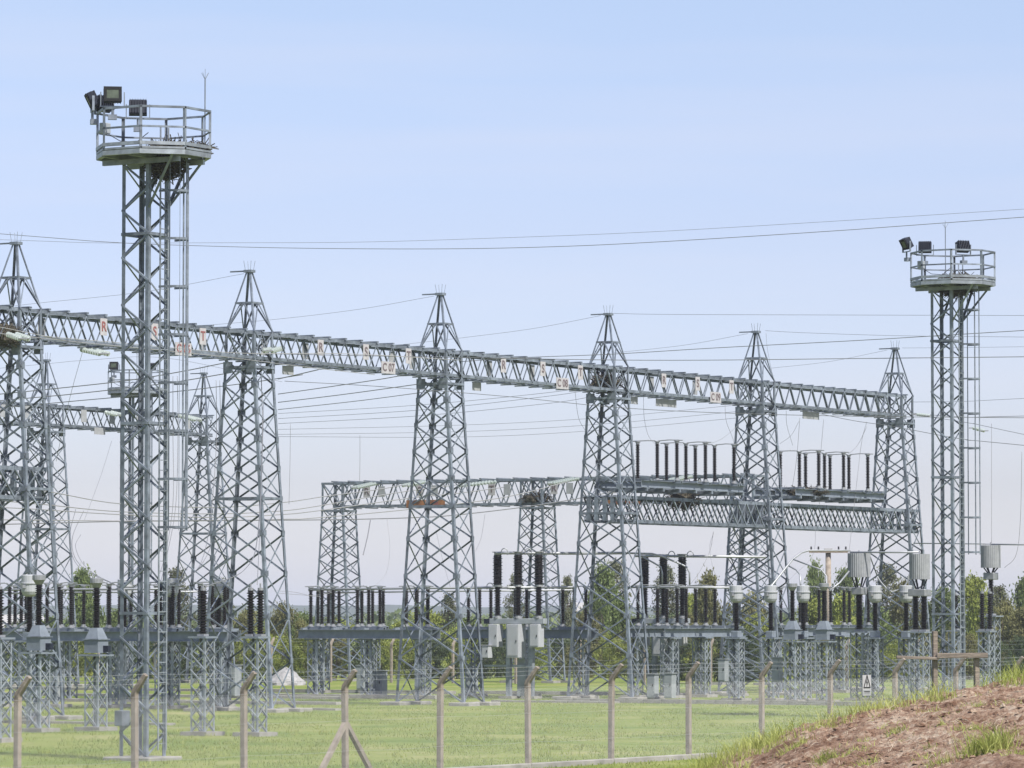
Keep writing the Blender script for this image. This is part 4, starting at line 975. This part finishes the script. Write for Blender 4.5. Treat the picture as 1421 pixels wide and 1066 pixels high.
for i, (pts, r, lb) in enumerate((
    ([(403, 588, 250), (402.5, 640, 250), (401, 700, 250)], .014, 'thin vertical dropper with a clamp right of the second column'),
    ([(499.5, 604, 255), (499.5, 640, 258), (499, 668, 262)], .012, 'thin vertical dropper above the left end of the bus gantry'),
    ([(514, 722, 238), (510, 745, 236), (504, 770, 233)], .035, 'thick dropper hanging from the lowest bus conductor'),
    ([(537, 720, 240), (541, 760, 238), (536, 795, 232), (520, 813, 228)], .014, 'long curved dropper reaching down to the bus disconnectors'),
    ([(673, 714, 246), (668, 745, 242), (660, 765, 238)], .014, 'short dropper below the bus conductors right of the third column'),
    ([(605, 736, 245), (615, 780, 240), (625, 815, 232)], .012, 'thin dropper seen through the third column'),
    ([(116, 483, 185), (95, 560, 188), (78, 640, 192)], .012, 'thin tie hanging from the long beam at the left'),
    ([(155, 612, 255), (140, 660, 245), (117, 722, 236)], .013, 'slanting dropper left of the nearest mast'),
    ([(105, 707, 232), (97, 745, 228), (108, 785, 224), (160, 812, 210)], .022, 'leftmost of three curved droppers left of the nearest mast'),
    ([(116, 709, 232), (100, 750, 228), (112, 785, 224), (165, 814, 210)], .022, 'middle of three curved droppers left of the nearest mast'),
    ([(112, 742, 231), (105, 760, 229), (122, 790, 224), (168, 816, 212)], .018, 'rightmost of three curved droppers left of the nearest mast'),
    ([(246, 522, 222), (247, 600, 222), (244, 700, 220), (232, 770, 215), (222, 812, 208)], .020, 'long double dropper right behind the nearest mast, left strand'),
    ([(240, 522, 222), (240, 600, 222), (240, 700, 220), (228, 775, 214), (215, 812, 208)], .020, 'long double dropper right behind the nearest mast, right strand'),
    ([(305, 528, 222), (306, 620, 222), (300, 720, 218), (285, 775, 205), (248, 815, 200)], .020, 'long double dropper left of the second column, left strand'),
    ([(300, 528, 222), (300, 620, 222), (292, 720, 218), (277, 785, 205), (240, 817, 200)], .020, 'long double dropper left of the second column, right strand'),
    ([(362, 505, 195), (364, 600, 192), (358, 740, 178), (340, 790, 165), (285, 815, 156)], .026, 'thick curved dropper to the single post insulator'),
    ([(366, 560, 190), (362, 700, 175), (357, 812, 155)], .016, 'straight dropper to the pair of post insulators'),
    ([(798, 543, 221), (803, 580, 222), (815, 602, 223)], .012, 'slack dropper left of the nest column'),
    ([(893, 551, 226), (894, 580, 226), (900, 605, 226), (911, 618, 226)], .012, 'slack dropper left end of the left raised platform'),
    ([(1006, 560, 230), (1008, 585, 230), (1018, 612, 231), (1022, 640, 231)], .012, 'slack dropper beside the fifth column'),
    ([(1025, 590, 232), (1000, 610, 231), (975, 617, 230), (943, 617.5, 229)], .012, 'slack jumper curving to the left raised platform'),
    ([(1110, 580, 238), (1105, 640, 240), (1097, 690, 242)], .012, 'thin dropper right of the fifth column'),
    ([(1091, 570, 236), (1092, 590, 237), (1100, 618, 240)], .012, 'slack dropper to the right raised platform'),
    ([(1109, 584, 238), (1098, 604, 238), (1082, 616, 238)], .012, 'slack jumper just right of the fifth column'),
    ([(1143, 582, 243), (1141, 605, 243), (1139, 632, 243), (1137, 700, 243)], .013, 'straight dropper in the middle of the right raised platform'),
    ([(1203, 585, 246), (1196, 612, 246), (1190, 660, 245), (1178, 768, 235)], .013, 'long dropper just left of the last column'),
    ([(1203, 592, 246), (1190, 618, 246), (1176, 631, 245)], .013, 'slack jumper just left of the last column'),
    ([(1376, 588, 228), (1376, 680, 226), (1376, 755, 224)], .016, 'straight dropper to the rightmost line trap'),
    ([(1418, 627, 224), (1416, 720, 224), (1410, 770, 224), (1394, 788, 224)], .014, 'curved dropper at the right edge by the rightmost line trap'),
    ([(1132, 725, 236), (1128, 770, 230), (1100, 800, 225), (1075, 825, 221)], .012, 'slanting dropper left of the concrete utility pole'),
    ([(1180, 765, 222), (1172, 790, 222), (1155, 812, 220), (1145, 815, 218)], .012, 'slack jumper under the arched bus pipe'),
    ([(990, 738, 232), (985, 765, 230), (970, 795, 229), (957, 812, 228)], .014, 'slanting dropper below the left low beam'),
    ([(990, 740, 232), (985, 760, 231), (990, 790, 230), (1000, 808, 229)], .010, 'thin forked dropper below the left low beam'))):
    wire(lb, pts, r, 'wire' if i != 3 else 'wirelight', group=G7)
for i, (a, b) in enumerate(((820, 828), (823, 826))):
    wire('thin jumper along the bus disconnectors, %s' % ('upper', 'lower')[i], [(385, a, 215), (410, a + 2, 222), (440, b, 228), (465, b - 8, 235)], .014, 'wirelight', group=G7)

# ------------------------------------------------------------------ glass insulator strings
def glass_string(label, a, b, n=11, r=.12, rows=2):
    A = at(*a); B = at(*b); d = (B - A); L = d.length; o = thing('glass_insulator_string', label, 'insulator', A, 0, 'pale glass insulator strings')
    rot = d.to_track_quat('Z', 'Y').to_euler()
    def disc(): s = MB(); s.lathe([(.02, -.05), (.05, -.03), (r * .7, -.015), (r, .03), (r * .96, .045), (.05, .055), (.03, .09)], 10); return s.mesh(M['glass'], 'disc')
    me = cached(('disc', r), disc); sd = d.cross(ZZ).normalized()
    for q in range(rows):
        off = sd * ((q - (rows - 1) / 2) * .36)
        for k in range(n): part('glass_disc', me, o, d * ((k + .5) / n) + off, rot)
    s = MB(); s.tube([Vector((0, 0, 0)), d], .012, 4); s.box(d * .02, .45, .08, .05); s.box(d * .98, .45, .08, .05); part('yoke', s.mesh(M['cap'], 'yoke'), o)
    return o
glass_string('glass insulator string at the left end of the bus gantry, above the letter R', (524, 670, 284), (492, 677, 280))
glass_string('glass insulator string on the bus gantry behind the third column', (591, 668, 281), (562, 674, 277))
glass_string('glass insulator string on the bus gantry right of the third column', (690, 668, 279), (640, 674, 272))
glass_string('glass insulator string left of the fourth column, on the bus gantry', (800, 664, 274), (764, 671, 270))
glass_string('glass insulator string on the bus gantry behind the left raised platform', (957, 661, 268), (925, 668, 264))
glass_string('glass insulator string hanging below the long beam, left of the nearest mast', (118, 485, 184), (145, 491, 181), 8)
glass_string('glass insulator string beside the nest at the left edge', (16, 464, 174), (34, 470, 172), 6)
glass_string('glass insulator string in the long beam right of the second column', (388, 483, 196), (372, 487, 192), 7)
glass_string('faint glass insulator string on the far beam behind the nearest mast', (150, 572, 262), (166, 576, 260), 8)
glass_string('faint glass insulator string on the far beam left of the second column', (252, 577, 268), (275, 583, 264), 9)
glass_string('small insulator string right of the last gantry column', (1272, 575, 240), (1290, 577, 238), 6, .10, 1)
glass_string('small insulator string seen through the right mast', (1350, 594, 232), (1366, 598, 230), 6, .10, 1)

# ------------------------------------------------------------------ cable trench covers and kerbs in the yard
def slabs(label, p, L, w, n, rz, hh=.16, group='concrete trench strips in the grass'):
    r = thing('cable_trench', label, 'concrete strip', p, rz, group)
    for k in range(n): part('cover_slab', boxmesh(L / n - .025, w, hh, M['concrete']), r, (-L / 2 + L * (k + .5) / n, random.uniform(-.01, .01), hh / 2 - .03 + random.uniform(0, .02)), (0, 0, random.uniform(-.004, .004)))
    return r
slabs('near concrete trench strip between the first and second tall columns', gx(215, 214) , 22, .9, 20, ROTB)
slabs('middle concrete trench strip between the first and second tall columns', gx(215, 229), 24, .9, 20, ROTB)
slabs('far concrete trench strip between the first and second tall columns', gx(215, 248), 26, .9, 20, ROTB)
slabs('concrete trench strip in front of the bus disconnectors', gx(480, 225.5), 11.5, .9, 12, ROTB, .22)
slabs('second concrete trench strip below the bus disconnectors', gx(500, 240), 12, .8, 12, ROTB, .2)
slabs('long kerb strip in front of the right hand equipment', gx(1020, 210), 20, .5, 20, ROTB, .22)
slabs('concrete strip in the grass left of the third column', gx(430, 197), 3.2, .6, 4, ROTB, .12)
slabs('concrete strip between the third and fourth columns', gx(770, 214), 7, .7, 8, ROTB, .12)
slabs('rear concrete strip behind the first circuit breaker', gx(760, 236), 8, .9, 8, ROTB, .2)
slabs('thin concrete strip at the left, in front of the transformers', gx(95, 172), 10, .6, 10, ROTB, .12)

# white sheet heap
s = MB(); r2 = random.Random(4); n = 26
vs = []
for j in range(9):
    for i in range(n):
        a = 2 * math.pi * i / n; rr = 1.25 * (1 - (j / 8) ** 1.7) * (1 + .16 * noise.noise(Vector((math.cos(a) * 2, math.sin(a) * 2, j * .4)))); vs.append((rr * math.cos(a), rr * .8 * math.sin(a), j / 8 * 1.15 * (1 + .2 * noise.noise(Vector((math.cos(a), math.sin(a), 7))))))
s.add(vs, [(j * n + i, j * n + (i + 1) % n, (j + 1) * n + (i + 1) % n, (j + 1) * n + i) for j in range(8) for i in range(n)])
single('covered_heap', s.mesh(M['tarp'], 'covered_heap'), 'white sheeted heap on the grass behind the second tall column', 'covered heap', gx(396, 268, 0))

# ------------------------------------------------------------------ perimeter fence in front
FP0 = Vector((2.868, 125.56, 0)); FS = 4.66
fence = thing('wire_fence', 'chain link fence with cranked concrete posts in front of the yard', 'fence', FP0, ROT)
def post_mesh():
    s = MB(); w = .145
    def ring(c, ax, ay): return [c + ax * (a * w / 2) + ay * (b * w / 2) for a, b in ((-1, -1), (1, -1), (1, 1), (-1, 1))]
    tilt = R(38); out = Vector((0, -math.cos(0), 0))
    r0 = ring(Vector((0, 0, -.3)), X1, Y1); r1 = ring(Vector((0, 0, 2.38)), X1, Y1)
    ay = Vector((0, math.cos(tilt), math.sin(tilt))); d = Vector((0, -math.sin(tilt), math.cos(tilt)))
    r2 = ring(Vector((0, -.02, 2.46)), X1, (Y1 + ay).normalized()); r3 = [p * 1 for p in ring(Vector((0, -.02, 2.46)) + d * .52, X1 * .8, ay * .75)]
    vs = r0 + r1 + r2 + r3; fs = [(0, 3, 2, 1), (12, 13, 14, 15)]
    for b in (0, 4, 8):
        for k in range(4): fs.append((b + k, b + (k + 1) % 4, b + 4 + (k + 1) % 4, b + 4 + k))
    s.add(vs, fs); return s.mesh(M['post'], 'fence_post')
PM = bevel(post_mesh(), .012)
for k in range(-7, 7):
    part('fence_post', PM, fence, (FS * k, 0, random.uniform(-.03, .03)), (random.uniform(-.008, .008), random.uniform(-.008, .008), 0))
k = -3
for sg in (-1, 1):
    s = MB(); s.box((0, 0, 0), .12, .12, 2.0); part('strut', s.mesh(M['post'], 'strut'), fence, (FS * k + sg * .72, .0, .72), (0, R(-sg * 43), 0))
span = (-7.6 * FS, 6.8 * FS)
for z, y in ((2.62, -.15), (2.74, -.245), (2.86, -.34), (2.30, -.085), (1.55, -.085), (.75, -.085), (.12, -.085)):
    s = MB()
    for q in range(-7, 6):
        a = FS * q; pts = [Vector((a + FS * t / 4, y, z - .03 * math.sin(math.pi * t / 4))) for t in range(5)]; s.tube(pts, .003 if z < 2.4 else .004, 3, False)
        if z > 2.4:
            for b in range(28):
                c = Vector((a + FS * b / 28, y, z - .03 * math.sin(math.pi * b / 28))); s.tube([c + Vector((0, -.02, -.02)), c + Vector((0, .02, .02))], .004, 3, False)
    part('strand_wire', s.mesh(M['fencewire'], 'strand_wire'), fence)
for q in range(-7, 6):                                    # one netting panel per bay
    def net():
        s = MB(); st = .075; hN = 2.15; t = .0012; n = int((FS + hN) / st)
        for k in range(n):
            for sg in (1, -1):
                x0 = -hN + k * st; a = Vector((x0, 0, .1)); b = Vector((x0 + hN, 0, .1 + hN))
                if a.x < 0: a = Vector((0, 0, .1 - x0))
                if b.x > FS: b = Vector((FS, 0, .1 + hN - (x0 + hN - FS)))
                if a.x >= b.x: continue
                if sg < 0: a = Vector((FS - a.x, .003, a.z)); b = Vector((FS - b.x, .003, b.z))
                s.tube([a, b], t, 3, False)
        return s.mesh(M['fencewire'], 'netting_panel')
    part('netting_panel', cached('net', net), fence, (FS * q, -.082, 0), kind='stuff')
kerb = MB(); kerb.box((0, 0, 0), FS - .03, .22, .30); km = bevel(kerb.mesh(M['concrete'], 'kerb'), .02)
for q in range(-7, 6): part('kerb', km, fence, (FS * (q + .5), 0, .0))
# warning sign on the fence
pS = FP0 + U * (FS * 3.45)
tb = min((abs((FP0 + U * (q * .05)).x / (FP0 + U * (q * .05)).y * F + 710.5 - 1197), q * .05) for q in range(0, 700))[1]
wp = FP0 + U * tb + V * .11
ws = thing('warning_sign', 'white high voltage warning sign hung on the fence', 'sign', Vector((wp.x, wp.y, zy(951, wp.y))), ROT)
def tri(ro, ri, m, nm):
    s = MB(); vs = []
    for y in (0, -.012):
        for rr in (ro, ri): vs += [(rr * math.sin(2 * math.pi * k / 3), y, rr * math.cos(2 * math.pi * k / 3)) for k in range(3)]
    fs = []
    for k in range(3):
        j = (k + 1) % 3; fs += [(6 + k, 6 + j, 9 + j, 9 + k), (k, j, 6 + j, 6 + k), (3 + k, 3 + j, 9 + j, 9 + k)]
    s.add(vs, fs); return s.mesh(m, nm)
pl = part('plate', boxmesh(.60, .012, .66, M['signwhite']), ws)
part('plate_lower', boxmesh(.60, .011, .0, M['signwhite']) if False else boxmesh(.56, .004, .15, M['signback']), pl, (0, -.009, -.22))
part('symbol', tri(.29, .23, M['black'], 'symbol'), pl, (0, -.010, .06))
s = MB(); zz = [(.01, .19), (-.06, .04), (-.005, .05), (-.03, -.09), (.06, .08), (.01, .07)]
s.add([(x, 0, z) for x, z in zz] + [(x, -.01, z) for x, z in zz], [(6, 7, 8, 11), (8, 9, 10, 11)] + [(i, (i + 1) % 6, 6 + (i + 1) % 6, 6 + i) for i in range(6)])
part('bolt_symbol', s.mesh(M['black'], 'bolt'), pl, (0, -.010, .03))
part('lettering', boxmesh(.42, .006, .022, M['black']), pl, (0, -.014, -.20)); part('lettering', boxmesh(.36, .006, .016, M['darkletter']), pl, (0, -.014, -.245))

# fence behind the yard
back = thing('wire_fence', 'far chain link fence with concrete posts behind the equipment', 'fence', gx(543, 278), ROTB)
PMB = PM
for k in range(-8, 11):
    part('fence_post', PM, back, (FS * k, 0, 0), (0, 0, R(180)))
for z in (2.8, 2.6, 2.3, 1.5, .7, .15):
    s = MB(); s.tube([(-8 * FS, .09, z), (10 * FS, .09, z)], .005, 3, False); part('strand_wire', s.mesh(M['fencewire'], 'strand_wire'), back)
def net2():
    s = MB(); st = .15; hN = 2.15
    for k in range(int((FS + hN) / st)):
        for sg in (1, -1):
            x0 = -hN + k * st; a = Vector((max(x0, 0), 0, .1 + max(0, -x0))); b = Vector((min(x0 + hN, FS), 0, .1 + min(hN, FS - x0)))
            if a.x >= b.x: continue
            if sg < 0: a = Vector((FS - a.x, .003, a.z)); b = Vector((FS - b.x, .003, b.z))
            s.tube([a, b], .0012, 3, False)
    return s.mesh(M['fencewire'], 'netting_panel')
for k in range(-8, 10): part('netting_panel', cached('net2', net2), back, (FS * k, .085, 0), kind='stuff')

# timber barrier behind the mound
tbr = thing('timber_barrier', 'rough timber barrier of beams on posts at the right, behind the mound', 'barrier', gx(1325, 142), 0)
L = lambda px, py, Y=142: at(px, py, Y) - gx(1325, 142)
for px, y0, w in ((1297, 876, .16), (1355, 911, .16)):
    a = L(px, y0); part('post', boxmesh(w, w, a.z, M['wood'], .015), tbr, (a.x, 0, a.z / 2), (0, 0, .3))
for (x0, y0, x1, y1, hh, dy) in ((1299, 910, 1370, 909.5, .17, -.18), (1243, 912, 1302, 914, .10, -.19)):
    a = L(x0, y0); b = L(x1, y1); ln = (b - a).length; part('beam', boxmesh(round(ln, 3), .18, hh, M['wood'], .015), tbr, ((a.x + b.x) / 2, dy, (a.z + b.z) / 2), (0, -math.atan2(b.z - a.z, b.x - a.x), .02))

# concrete utility pole
up = thing('utility_pole', 'concrete utility pole with a short crossarm behind the line traps', 'utility pole', gx(1150, 300))
zt = zy(764, 300); s = MB(); s.tube([(0, 0, 0), (0, 0, zt)], .25, 10, r2=.19); part('pole', s.mesh(M['post'], 'pole', True), up)
part('crossarm', boxmesh(2.7, .14, .14, M['wood']), up, (0, -.28, zt - .1)); part('pole_top', boxmesh(.55, .5, .12, M['concrete']), up, (0, 0, zt + .06))
for x in (-1.2, -.7, .7, 1.2): part('pin_insulator', insulator_mesh(.3, .08, 4), up, (x, -.28, zt - .03))

# ------------------------------------------------------------------ houses beyond the trees
def house(label, px, Y, w, d, hw, hr):
    r = thing('house', label, 'house', gx(px, Y), .3, 'houses beyond the trees')
    part('wall', boxmesh(w, d, hw, M['housewall']), r, (0, 0, hw / 2))
    s = MB(); s.add([(-w / 2 - .4, -d / 2 - .4, 0), (w / 2 + .4, -d / 2 - .4, 0), (w / 2 + .4, d / 2 + .4, 0), (-w / 2 - .4, d / 2 + .4, 0), (-w / 2, 0, hr), (w / 2, 0, hr)], [(0, 1, 5, 4), (2, 3, 4, 5), (0, 4, 3), (1, 2, 5), (3, 2, 1, 0)])
    part('roof', s.mesh(M['redtile'], 'roof'), r, (0, 0, hw + .003))
    for k in range(3): part('window', boxmesh(1.0, .06, 1.1, M['housewin']), r, (-w / 3 + w / 3 * k, -d / 2 - .02, hw * .55))
house('pale house roof showing between the third and fourth columns', 815, 430, 4.2, 4, 4.7, .9)
house('white house roof at the left edge beyond the trees', 6, 400, 7, 5, 3.1, 1.3)
house('pale house roof low behind the utility pole', 1178, 380, 6, 5, 2.7, 1.1)

# ------------------------------------------------------------------ trees
def leaf_cloud(centres, per, size, flat, rnd):
    s = MB()
    for c, rad in centres:
        for k in range(per):
            d = Vector((rnd.gauss(0, 1), rnd.gauss(0, 1), rnd.gauss(0, flat))); p = Vector(c) + d * rad * .48
            a = Vector((rnd.gauss(0, 1), rnd.gauss(0, 1), rnd.gauss(0, 1))).normalized(); b = a.cross(Vector((rnd.gauss(0, 1), rnd.gauss(0, 1), rnd.gauss(0, 1)))).normalized(); q = size * rnd.uniform(.6, 1.4)
            s.add([p - a * q, p + b * q * .5, p + a * q, p - b * q * .5], [(0, 1, 2, 3)])
    return s
def broad_proto(seed, m, wid=.5, low=.12):
    """unit tree, 1 m tall, crown about `wid` half width; few limbs, clumped leaves"""
    rnd = random.Random(seed); cs = []
    for k in range(54):
        zc = low + (1 - low) * (k + .5) / 54 ; pr = math.sin(math.pi * min(1, max(.08, (zc - low * .6) / (1.04 - low * .6))) ** .8) ** .7
        a = rnd.uniform(0, 6.28); rr = wid * pr * math.sqrt(rnd.random()) * rnd.uniform(.75, 1.12); cs.append(((rr * math.cos(a), rr * math.sin(a), zc), rnd.uniform(.09, .17)))
    cr = leaf_cloud(cs, 120, .026, .8, rnd).mesh(m, 'crown')
    t = MB(); t.tube([(0, 0, 0), (rnd.gauss(0, .01), rnd.gauss(0, .01), .35), (rnd.gauss(0, .03), rnd.gauss(0, .03), .85)], .03, 6, r2=.006)
    for k in range(9):
        c, _ = cs[rnd.randrange(8, 46)]; z = max(.15, c[2] - .2); t.tube([(0, 0, z), (c[0] * .5, c[1] * .5, z + .12), c], .011, 4, r2=.004)
    return t.mesh(M['bark'], 'trunk'), cr
def pine_proto(seed, m, wid=.24):
    rnd = random.Random(seed); cs = []; t = MB(); t.tube([(0, 0, 0), (.01, 0, .5), (0, .01, .99)], .02, 6, r2=.004)
    for k in range(24):
        z = .22 + .76 * k / 24; nb = 4
        for q in range(nb):
            a = rnd.uniform(0, 6.28); L = wid * (1.03 - (z - .22) / .8) * rnd.uniform(.5, 1.15) + .03; tip = Vector((L * math.cos(a), L * math.sin(a), z + L * .25)); t.tube([(0, 0, z), tip * .5 + Vector((0, 0, z * .5 - .01)), tip], .005, 3, False, r2=.002)
            if rnd.random() < .85: cs.append((tuple(tip), .055)); cs.append((tuple(tip * .66 + Vector((0, 0, z * .34))), .05))
    cr = leaf_cloud(cs, 26, .014, .7, rnd).mesh(m, 'crown')
    return t.mesh(M['bark'], 'trunk'), cr
PRO = {'mid': [broad_proto(1, M['leaf_mid']), broad_proto(2, M['leaf_mid'], .42)], 'lime': [broad_proto(3, M['leaf_lime'], .5, .05), broad_proto(4, M['leaf_lime'], .44)],
       'olive': [broad_proto(5, M['leaf_olive'], .5, .05), broad_proto(6, M['leaf_olive'], .42)], 'pine': [pine_proto(7, M['leaf_pine']), pine_proto(8, M['leaf_pine'], .3)], 'shrub': [broad_proto(9, M['leaf_dark'], .75, .02), broad_proto(10, M['leaf_lime'], .8, .02), broad_proto(11, M['leaf_olive'], .8, .02)]}
KIND = {'mid': ('broadleaf_tree', 'mid green bushy tree', 'tree'), 'lime': ('broadleaf_tree', 'bright lime green tree', 'tree'), 'olive': ('broadleaf_tree', 'olive brown leafy tree', 'tree'), 'pine': ('pine_tree', 'thin dark pine with a sparse crown', 'tree'), 'shrub': ('shrub', 'low dense shrub', 'shrub')}
def tree(kind, v, px, ytop, Y, wpx, tail):
    nm, lb, cat = KIND[kind]; h = zy(ytop, Y); trk, cr = PRO[kind][v]
    r = thing(nm, lb + ' ' + tail, cat, gx(px, Y), random.uniform(0, 6.28), 'trees and shrubs beyond the far fence')
    wid = {'mid': (.5, .42), 'lime': (.5, .44), 'olive': (.5, .42), 'pine': (.24, .3), 'shrub': (.75, .8, .8)}[kind][v]
    sx = (wpx / 2 * Y / F) / wid
    for n_, me in (('trunk', trk), ('crown', cr)):
        p = part(n_, me, r); p.scale = (sx, sx, h)
TREES = [('mid', 1, 115, 797, 330, 60, 'left of the nearest mast, behind curved droppers'), ('pine', 1, 243, 788, 340, 70, 'right behind the nearest mast'), ('pine', 0, 305, 800, 330, 50, 'behind the second tall column, left side'),
  ('olive', 0, 395, 842, 320, 60, 'just right of the second tall column'), ('mid', 0, 425, 856, 318, 60, 'left of the bus disconnectors'), ('lime', 0, 470, 862, 322, 70, 'behind the bus disconnectors, left part'), ('olive', 1, 416, 864, 310, 40, 'low beside the bus disconnectors'),
  ('lime', 1, 560, 866, 316, 60, 'just left of the third column'), ('lime', 0, 592, 848, 312, 64, 'behind the third column, brightest'), ('mid', 0, 540, 872, 320, 60, 'behind the bus disconnectors, right part'), ('pine', 0, 622, 822, 340, 44, 'just right of the third column'), ('mid', 1, 650, 862, 318, 60, 'left of the first circuit breaker'),
  ('pine', 1, 716, 795, 350, 46, 'behind the first circuit breaker'), ('lime', 1, 690, 868, 314, 50, 'low behind the first circuit breaker'), ('mid', 0, 745, 860, 320, 70, 'right behind the first circuit breaker'), ('pine', 0, 788, 798, 350, 36, 'between the bus gantry column and the fourth column'),
  ('mid', 0, 838, 792, 330, 66, 'with dense crown behind the fourth column'), ('pine', 1, 856, 776, 345, 60, 'tallest behind the fourth column'), ('olive', 0, 815, 850, 322, 50, 'left of the fourth column'), ('mid', 1, 862, 835, 318, 50, 'right leg of the fourth column'),
  ('pine', 1, 925, 786, 345, 64, 'behind the second circuit breaker'), ('lime', 1, 962, 830, 340, 44, 'right of the second circuit breaker'), ('olive', 1, 985, 802, 330, 56, 'left of the fifth column'), ('olive', 0, 955, 855, 318, 46, 'low right of the second circuit breaker'), ('mid', 0, 900, 868, 312, 60, 'low behind the second circuit breaker'),
  ('lime', 0, 1052, 858, 316, 70, 'behind the fifth column'), ('olive', 1, 1040, 830, 330, 60, 'behind the leftmost current transformers'), ('mid', 0, 1133, 789, 420, 44, 'round topped, left of the utility pole'), ('mid', 1, 1174, 796, 420, 52, 'round topped, right of the utility pole'), ('lime', 0, 1130, 836, 330, 70, 'behind the sloping tanks'), ('lime', 1, 1172, 830, 326, 60, 'low right of the utility pole'),
  ('pine', 1, 1232, 782, 335, 74, 'behind the last gantry column'), ('olive', 0, 1256, 812, 330, 60, 'between the last gantry column and the right mast'), ('mid', 0, 1215, 850, 316, 70, 'low behind the last gantry column'), ('lime', 1, 1352, 806, 326, 64, 'right of the right mast'), ('mid', 1, 1310, 822, 330, 60, 'seen through the right mast'),
  ('pine', 0, 1388, 812, 336, 56, 'right of the rightmost line trap'), ('olive', 0, 1392, 838, 300, 66, 'broad, at the right beside the last pedestal'), ('mid', 1, 1424, 808, 340, 50, 'cut off by the right edge'), ('olive', 1, 1425, 850, 296, 60, 'low at the right edge'),
  ('mid', 0, 20, 868, 330, 60, 'low at the left edge'), ('mid', 1, 165, 850, 330, 60, 'hidden behind the nearest mast'), ('olive', 1, 345, 850, 326, 60, 'behind the pair of post insulators'), ('mid', 0, 70, 862, 320, 60, 'low left of the curved droppers')]
for t in TREES: tree(*t)
rs = random.Random(21); k = 0
for px in range(-10, 1440, 34):
    v = rs.choice((0, 0, 1, 1, 2)); Y = rs.uniform(286, 306) - (px - 543) * 0.012
    k += 1; tree('shrub', v, px + rs.uniform(-8, 8), rs.uniform(872, 892), Y, rs.uniform(54, 78), '%d%s from the left in the hedge behind the far fence' % (k, 'th' if k % 100 in (11, 12, 13) else {1: 'st', 2: 'nd', 3: 'rd'}.get(k % 10, 'th')))
# distant woods on the plain
s = MB(); rnd = random.Random(5)
for k in range(420):
    Y = rnd.uniform(520, 1500); px = rnd.uniform(-60, 1480); p = gx(px, Y); hh = rnd.uniform(2.6, 4.4) * (1 + (Y > 900) * .25); w = hh * rnd.uniform(.5, .9)
    for q in range(26):
        d = Vector((rnd.gauss(0, .4), rnd.gauss(0, .4), rnd.uniform(0, 1))); c = Vector((p.x + d.x * w, p.y + d.y * w, d.z * hh)); a = Vector((rnd.gauss(0, 1), rnd.gauss(0, 1), rnd.gauss(0, 1))).normalized(); b = a.cross(Vector((rnd.gauss(0, 1), rnd.gauss(0, 1), rnd.gauss(0, 1)))).normalized(); z = hh * .2
        s.add([c - a * z, c + b * z * .6, c + a * z, c - b * z * .6], [(0, 1, 2, 3)])
struct('distant_woods', s.mesh(M['leaf_mid'], 'distant_woods'), 'stuff')

# ------------------------------------------------------------------ thin spring haze over the whole plain
hz = MB(); hz.box((0, 2550, 13.5), 10400, 5300, 29.0)
hm = bpy.data.materials.new('haze'); hm.use_nodes = True; hn = hm.node_tree.nodes; hn.remove(hn["Principled BSDF"])
pv = hn.new("ShaderNodeVolumePrincipled"); pv.inputs["Color"].default_value = (0.86, 0.91, 1.0, 1); pv.inputs["Density"].default_value = 0.00016; pv.inputs["Anisotropy"].default_value = 0.1
hm.node_tree.links.new(pv.outputs[0], hn["Material Output"].inputs["Volume"])
struct('haze', hz.mesh(hm, 'haze'), 'stuff')
